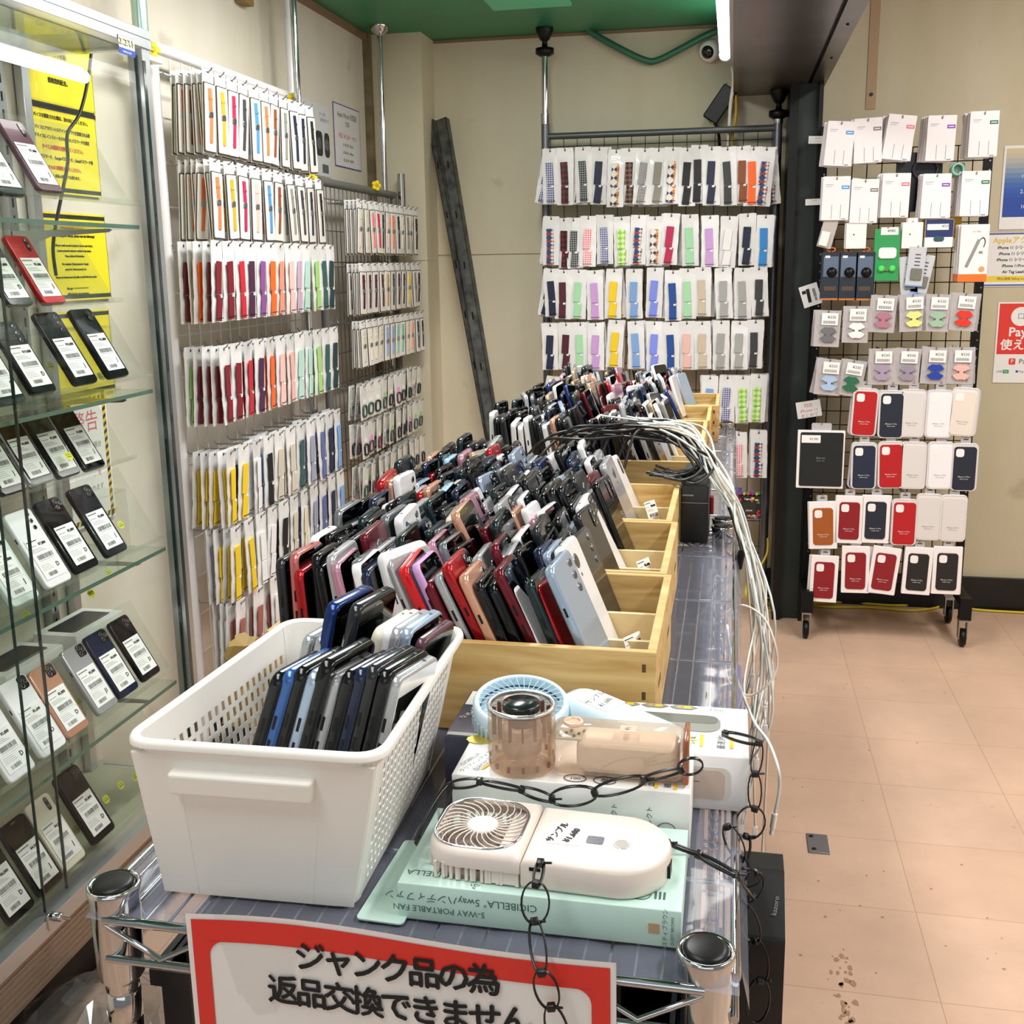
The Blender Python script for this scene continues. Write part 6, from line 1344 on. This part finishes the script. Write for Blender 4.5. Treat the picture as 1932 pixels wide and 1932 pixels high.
def case_pack(style, c, x, y, Y, rz, label, group):
    k = (style, c)
    if k not in _PC:
        W, H = (.098, .178) if style == 'box' else (.090, .172)
        m = MB(FY)
        if style == 'box': m.slab(W, H, .014, .002, .001, 0, TR(0, -H/2, 0))
        else:
            m.slab(W, H, .015, .016, .004, 0, TR(0, -H/2, 0)); m.tube([(a, b-H/2, .0075) for a, b in rrect(W-.004, H-.004, .015, 6)], .0016, 6, 0, True)
        h = MB(FY); h.slab(.034, .026, .0012, .004, 0, 0, TR(0, .011, 0)); h.slab(.016, .004, .0014, .001, 0, 1, TR(0, .013, 0))
        s = MB(FY); cw, ch = (.072, .140) if style == 'box' else (.076, .156); zc = .0072 if style == 'box' else .0078; oy = -H/2-.004
        if c == 'clear white' : s.slab(cw, ch, .002, .012, .0008, 0, TR(0, oy, 0), z0=zc)
        else:
            s.slab(cw, ch, .004, .012, .0015, 0, TR(0, oy, 0), z0=zc-.0015); s.slab(.027, .029, .0008, .008, 0, 1, TR(-cw/2+.020, oy+ch/2-.022, 0), z0=zc+.0023)
        zt_ = zc+.0031
        s.text('iPhone 11 Pro', .0070, TR(0, oy-.030, zt_), 2 if c not in ('white', 'cream', 'clear white') else 3); s.text('Leather Case' if style == 'box' else 'Silicone Case', .0052, TR(0, oy-.038, zt_), 2 if c not in ('white', 'cream', 'clear white') else 3)
        pl_ = mat('case_blister', '#e6e2e2', .18, coat=.6)
        _PC[k] = (m.mesh('carton', [mat('case_carton', '#f7f3f4', .4) if style == 'box' else pl_]), h.mesh('hang_tab', [mat('tab_clear', '#b9b6b6', .2), mat('hole_dark', '#33302c', .7)]), s.mesh('phone_case', [mat('case_'+c, CASEC[c], .5), PAPER, PAPER, GREYINK]))
    p = pxp(x, y, Y); t = thing('phone_case_pack', label, 'phone case', p, (0, R(rz), 0), group)
    for nm, me in zip(('carton', 'hang_tab', 'phone_case'), _PC[k]): obj(nm, me, None, t)
    rhook(p.x, p.z+.012, YK-Y+.008)
PCR = [('seventh row', [(1635, 732, 'red', 'blister', 2, 3), (1684, 736, 'navy', 'blister', 0, 3), (1724, 734, 'clear white', 'blister', 1, 3), (1775, 735, 'white', 'blister', 1, 3), (1823, 731, 'cream', 'blister', 4, 3)]),
       ('eighth row', [(1631, 834, 'midnight', 'blister', -1, 3), (1681, 832, 'red', 'blister', -2, 2), (1725, 833, 'clear white', 'blister', 0, 2), (1776, 833, 'white', 'blister', 0, 3), (1822, 836, 'navy', 'blister', 0, 2)]),
       ('ninth row', [(1552, 946, 'saddle brown', 'box', -3, 3), (1604, 935, 'wine red', 'box', 0, 2), (1654, 934, 'navy', 'box', 0, 2), (1708, 941, 'red', 'blister', 0, 3), (1754, 931, 'clear white', 'blister', 0, 2), (1801, 933, 'clear white', 'blister', 0, 2)]),
       ('bottom row', [(1557, 1048, 'wine red', 'box', 1, 3), (1615, 1030, 'wine red', 'box', -1, 3), (1675, 1032, 'wine red', 'box', 6, 3), (1735, 1032, 'black', 'box', 2, 3), (1789, 1031, 'black', 'box', 0, 3)])]
for nm, row in PCR:
    for i, (x, y, c, st, rz, k) in enumerate(row):
        for j in range(k): case_pack(st, c, x+(pr2.gauss(0, 2) if j < k-1 else 0), y, 3.975+.018*(k-1-j), rz+(pr2.gauss(0, 2.0) if j < k-1 else 0), '%s phone case in %s, %s, %s hook, %s, rolling rack' % (c, 'white box' if st == 'box' else 'clear blister', 'frontmost' if j == k-1 else '%s from front' % ORD[k-1-j], ORD[i], nm), 'phone case packs on the rolling rack')
p = pxp(1550, 812, 3.975); t = thing('tablet_case_box', 'large boxed black tablet case with a price label at the left of the eighth row', 'box', p, (0, 0, 0))
m = MB(FY); m.slab(.165, .212, .02, .002, .001, 0, TR(0, -.106, 0)); obj('carton', m, [mat('case_carton', '#f7f3f4', .4)], t)
m = MB(FY); m.slab(.150, .198, .004, .006, .001, 0, TR(.002, -.105, 0), z0=.0090); m.text('iPad Air', .010, TR(0, -.100, .0136), 1); m.text('Smart Folio', .006, TR(0, -.110, .0136), 1); obj('case', m, [mat('tablet_black', '#14191b', .5), GREYINK], t)
m = MB(FY); m.slab(.066, .028, .0006, .001, 0, 0, TR(-.036, -.030, .0136)); m.text('¥3,980', .011, TR(-.026, -.030, .0142), 1); obj('price_label', m, [PAPER, INK], t); obj('hang_tab', MB(FY).slab(.07, .03, .0012, .006, 0, 0, TR(0, .012, 0)), [MATS['tab_clear']], t); rhook(p.x, p.z+.012, YK-3.97)
# dark bag of earphones between the white packs, tape reel
t = flat_item('earphone_bag', 'black pouch of coiled dark earphones behind the second row of white packs', 'pack', 1735, 292, .15, .20, .012, '#17161b', 4.07, rough=.25); m = MB(FY); m.tube([(.02+.04*math.cos(a), -.05+.035*math.sin(a), .012+.0003*k) for k, a in enumerate([q*math.pi/8 for q in range(36)])], .004, 6); obj('coil', m, [mat('coil_mauve', '#4d3f50', .4)], t)
t = flat_item('mint_coil', 'coiled mint green cable hanging in the right of the second row', 'cable', 1806, 312, .05, .05, .006, '#8f9a94', 4.02, rough=.3); m = MB(FY); m.tube([(.018*math.cos(a), -.014+.018*math.sin(a), .006+.0004*k) for k, a in enumerate([q*math.pi/8 for q in range(44)])], .0035, 6); obj('coil', m, [mat('coil_mint', '#8fd0b4', .4)], t)
t = flat_item('yellow_card', 'yellow card pack behind the navy card in the third row', 'pack', 1778, 404, .13, .09, .004, '#e3b72a', 4.06)
for m in hk: obj('hook', m, [STEEL], AK)
# small tags clipped to the left post of the rolling rack
def post_tag(x, y, w_, h, rz, label, txt, mi, Y=4.09):
    p = at(x, y, Y=Y); t = thing('clip_tag', label, 'tag', p, (0, R(rz), 0)); m = MB(FY); m.slab(w_, h, .0012, .001, 0, 0); obj('card', m, [PAPER], t); m = MB(FY)
    if txt == 'plug': m.slab(.012, .05, .0006, .002, 0, 0, TR(-.006, 0, .0007) @ RZ(-4)).box(-.026, -.012, .010, .022, .0007, .0012, 0).slab(.010, .03, .0006, .002, 0, 1, TR(.016, .006, .0007)).box(.012, .020, -.024, -.01, .0007, .0012, 1)
    else:
        for k, s in enumerate(txt): m.text(s, h*.26, TR(0, h*.22-k*h*.3, .0008), mi)
    obj('marking', m, [INK, GREYINK, mat('pen_red', '#d0566a', .7)], t)
post_tag(1543, 264, .064, .026, 2, 'small white price strip near the top of the rack post', ['¥1,100'], 1)
post_tag(1537, 381, .064, .022, -1, 'small white price strip at the second row of the rack post', ['¥1,100'], 1)
post_tag(1529, 557, .066, .078, -18, 'white card with a black plug picture clipped to the rack post', 'plug', 0)
post_tag(1526, 772, .088, .062, -10, 'white card with red handwriting clipped low on the rack post', ['対応', 'iPhone 11', 'まとめて'], 2)
# ---- notices on the wall at the far right
def poster(name, label, x0, y0, y1, w_, build):
    a = at(x0, y0, Y=YB-.004); b = at(x0, y1, Y=YB-.004); h = a.z-b.z; t = thing(name, label, 'poster', (a.x+w_/2, YB-.003, (a.z+b.z)/2)); build(t, w_, h); return t
def p1(t, w_, h):
    m = MB(FY); m.slab(w_, h, .0005, 0, 0, 0); n = 14
    for k in range(n): m.box(-w_/2+.008, w_/2-.002, -h/2+.045+(h-.055)*k/n, -h/2+.045+(h-.055)*(k+1)/n, .0002, .0005, 1+k)
    cols = ['#1d49a8']*4+['#2352ae', '#2b5ab2', '#3a66b4', '#4f76b4', '#6b88b4', '#8599b4', '#a0a9b2', '#b5b5ae', '#c6bfa6', '#d2c69c']
    obj('sheet', m, [PAPER]+[mat('grad_%d' % i, c, .5) for i, c in enumerate(cols)], t)
    m = MB(FY)
    for k, s in enumerate(('1. 商品を確認', '2. 保証の登録', '10. 受け取り')): m.text(s, .020, TR(.005, .04-.055*k, .0007), 0)
    m.text('※表示価格は税込です', .010, TR(.0, -.115, .0007), 0); obj('lettering', m, [PAPER], t)
poster('wall_poster', 'poster fading from yellow to deep blue on the wall at the right edge', 1896, 275, 433, .24, p1)
def p2(t, w_, h):
    m = MB(FY); m.slab(w_, h, .0005, 0, 0, 0); m.box(-w_/2, w_/2, h/2-.006, h/2-.001, .0002, .0005, 1).box(-w_/2, w_/2, -h/2+.003, -h/2+.008, .0002, .0005, 1).box(-w_/2+.003, w_/2-.003, -h/2+.018, -h/2+.040, .0002, .0005, 2); obj('sheet', m, [PAPER, BLUEINK, mat('marker_yellow', '#f5d94a', .5)], t)
    m = MB(FY); m.text('Appleアクセ', .028, TR(-w_/2+.10, h/2-.028, .0007), 1, 1, .02)
    for k, s in enumerate(('iPhone 11 シリーズ Silicone', 'iPhone 11 シリーズ Clear', 'iPhone 11 シリーズ Leather', 'iPhone 11Pro Leather', 'Air Tag Leather Ring')): m.text(s, .0150, TR(-w_/2+.125, h/2-.055-.0225*k, .0007), 0, .95, .02)
    m.text('税込価格 Billing included', .012, TR(-w_/2+.11, -h/2+.029, .0007), 0); obj('lettering', m, [INK, mat('apple_yellow', '#f0cf4a', .6)], t)
poster('wall_poster', 'white price list with blue rules and a yellow band right of the rolling rack', 1862, 440, 541, .30, p2)
def p3(t, w_, h):
    m = MB(FY); m.slab(w_, h, .0005, 0, 0, 0); m.box(-w_/2+.006, w_/2-.006, -h/2+.11, h/2-.006, .0002, .0005, 1); obj('sheet', m, [PAPER, mat('pay_red', '#e5392f', .5)], t)
    m = MB(FY); m.lathe([(.036, .0005), (.036, .0008)], 28, 0, TR(-w_/2+.085, h/2-.055, 0)); m.text('ロ', .03, TR(-w_/2+.085, h/2-.055, .0009), 2); m.text('PayPay', .048, TR(-w_/2+.11, h/2-.115, .0007), 0, 1, .025); m.text('使えます', .044, TR(-w_/2+.105, h/2-.165, .0007), 0, 1, .025)
    m.slab(.024, .024, .0008, .004, 0, 1, TR(-w_/2+.065, -h/2+.082, .0003)); m.text('P', .022, TR(-w_/2+.065, -h/2+.082, .0009), 0); m.text('PayPay', .026, TR(-w_/2+.125, -h/2+.082, .0006), 3)
    m.slab(.022, .014, .0006, .001, 0, 4, TR(-w_/2+.045, -h/2+.043, .0003)); m.text('LINE', .010, TR(-w_/2+.022, -h/2+.043, .0006), 3).text('Pay', .009, TR(-w_/2+.045, -h/2+.043, .0008), 0).text('■ Pay', .012, TR(-w_/2+.095, -h/2+.043, .0006), 5); obj('lettering', m, [PAPER, MATS['pay_red'], GREYINK, INK, mat('line_green', '#3aa060', .5), BLUEINK], t)
poster('wall_poster', 'red and white payment poster low on the wall at the right edge', 1884, 570, 722, .23, p3)
# wall marks on the right: brown tape stripe and bolt
p = at(1648, 95, Y=YB-.003); q = at(1644, 178, Y=YB-.003); t = thing('tape_strip', 'vertical brown tape strip high on the wall above the rolling rack', 'tape', p); obj('tape', MB(FY).slab(.036, .42, .0006, 0, 0, 0, TR(0, .0, 0)), [mat('tape_brown', '#b79a78', .6)], t); obj('bolt', MB(FY).lathe([(.007, .0005), (.006, .004)], 12, 0, TR(0, q.z-p.z+.0, 0)), [DARK], t)

# ------------------------------------------------------------------ cables
WC = mat('cable_white', '#dfe4df', .4); WC2 = mat('cable_ivory', '#e8dccb', .4); BC = mat('cable_black', '#0e0f10', .4)
cr_ = random.Random(9)
for i in range(13):
    x0 = -.36+.014*i+cr_.gauss(0, .01); z0 = 1.075+cr_.uniform(0, .025); xe = -.062+cr_.gauss(0, .016)
    P = [(x0, 1.84+cr_.uniform(0, .08), 1.045), (x0*.85+xe*.15, 1.87+cr_.uniform(0, .06), z0+.01), (x0*.6+xe*.4, 1.90+cr_.gauss(0, .03), z0+.018), (x0*.3+xe*.7, 1.90+cr_.gauss(0, .035), z0+.016), (xe, 1.87+cr_.gauss(0, .03), z0-.002), (xe+.022, 1.83+cr_.gauss(0, .03), 1.060), (xe-.010, 1.80+cr_.gauss(0, .03), 1.044), (xe-.06, 1.81+cr_.gauss(0, .03), 1.043)]
    tag(obj('black_cable', MB().tube(smooth_path(P, 6), .0026, 7), [BC]), 'black charging cable, %s of the bundle arching between the wooden bins' % ORD[i], 'cable', 'black cables between the bins')
p = [at(1230, 815, Y=1.95), at(1300, 830, Y=1.93), at(1340, 870, Y=1.88), at(1365, 930, Y=1.80), at(1385, 985, Y=1.75), at(1400, 1040, Y=1.72)]
t = thing('black_cable', 'black cable with a barrel plug hanging among the white cables at the cart side', 'cable', p[-1]); obj('cord', MB(TR(*-p[-1])).tube(smooth_path(p, 6), .003, 7), [BC], t); d = at(1392, 1078, Y=1.72)-p[-1]
m = MB(); m.tube([(0, 0, 0), tuple(d*.85)], .006, 10); obj('plug', m, [BLACK], t); obj('tip', MB().tube([tuple(d*.85), tuple(d*1.15)], .0025, 8), [STEEL], t)
for i in range(16):
    e = cr_.random(); yy = 1.86+cr_.gauss(0, .03); lo = cr_.uniform(.30, .75)
    P = [(-.16+cr_.gauss(0, .03), 1.93+cr_.gauss(0, .03), 1.10+cr_.uniform(0, .02)), (-.07+cr_.gauss(0, .012), 1.88+cr_.gauss(0, .03), 1.105+cr_.gauss(0, .006)), (-.012+cr_.gauss(0, .008), 1.80+cr_.gauss(0, .03), 1.04+cr_.gauss(0, .008)), (.022+cr_.gauss(0, .005), 1.76+cr_.gauss(0, .03), .975+cr_.gauss(0, .006)), (.052+cr_.gauss(0, .011), 1.72+cr_.gauss(0, .06), .86), (.058+cr_.gauss(0, .016), 1.70+cr_.gauss(0, .05), .70), (.050+cr_.gauss(0, .014), 1.68+cr_.gauss(0, .05), lo)]
    t = thing('white_cable', 'white charging cable, %s of the bundle draped over the cart edge' % ORD[i], 'cable', P[-1], group='white cables draped over the cart edge')
    T = TR(*(-Vector(P[-1]))); obj('cord', MB(T).tube(smooth_path(P, 6), .0019, 7), [WC if i % 4 else WC2], t); obj('plug', MB().slab(.008, .004, .022, .001, .0005, 0, TR(0, 0, -.012)), [WHITE], t)
def loose(px, label, m_=WC2, r=.0017, X=None):
    P = [at(x, y, Y=yy) for x, y, yy in px]; t = thing('white_cable', label, 'cable', P[-1]); T = TR(*(-P[-1])); obj('cord', MB(T).tube(smooth_path(P, 8), r, 7), [m_], t)
    d = (P[-1]-P[-2]).normalized(); obj('plug', MB().tube([(0, 0, 0), tuple(d*.016)], [.0030, .0030], 8).tube([tuple(d*.016), tuple(d*.024)], .0022, 8), [WHITE], t)
loose([(1365, 1160, 1.5), (1400, 1142, 1.5), (1440, 1165, 1.48), (1462, 1215, 1.46), (1465, 1262, 1.46), (1445, 1295, 1.45), (1410, 1312, 1.45), (1375, 1285, 1.45), (1366, 1235, 1.45)], 'ivory cable making a wide round loop beside the cart')
loose([(1372, 1180, 1.35), (1385, 1260, 1.28), (1405, 1320, 1.2), (1425, 1365, 1.12), (1450, 1400, 1.08), (1468, 1450, 1.05), (1470, 1490, 1.05), (1462, 1535, 1.05)], 'white cable ending in a small white plug hanging right of the windowed carton', WC)
loose([(1418, 1090, 1.6), (1425, 1140, 1.6), (1422, 1190, 1.6), (1412, 1240, 1.55), (1404, 1290, 1.5), (1408, 1335, 1.4)], 'short white cable hanging straight down beside the wide ivory loop', WC)
YC = mat('cable_yellow', '#d5c02c', .45)
def ycable(P, label, r=.005): tag(obj('yellow_cable', MB().tube(smooth_path(P, 6), r, 8), [YC]), label, 'cable', None)
ycable([at(1449, 1015, Y=4.28), at(1447, 1045, Y=4.27), at(1430, 1075, Y=4.25), at(1412, 1100, Y=4.2), at(1408, 1125, Y=4.15), at(1425, 1148, Z=.006), at(1460, 1153, Z=.006), at(1500, 1149, Z=.006), at(1512, 1142, Z=.006)], 'yellow cable curling down in front of the right pole of the back rack')
ycable([at(1440, 1128, Z=.012), at(1465, 1130, Z=.012), at(1490, 1136, Z=.012), at(1540, 1138, Z=.006), at(1600, 1136, Z=.006), at(1680, 1142, Z=.006), at(1740, 1140, Z=.006), at(1800, 1134, Z=.006), at(1845, 1146, Z=.006), at(1890, 1139, Z=.012), at(1935, 1146, Z=.006)], 'long yellow cable along the floor behind the rolling rack')
ycable([at(1440, 1140, Z=.006), at(1480, 1139, Z=.006), at(1512, 1138, Z=.006), at(1560, 1145, Z=.006), at(1640, 1146, Z=.006), at(1720, 1152, Z=.006), at(1768, 1146, Z=.006), at(1776, 1138, Z=.006), at(1840, 1150, Z=.006), at(1935, 1156, Z=.006)], 'second yellow cable looping on the floor under the rolling rack')
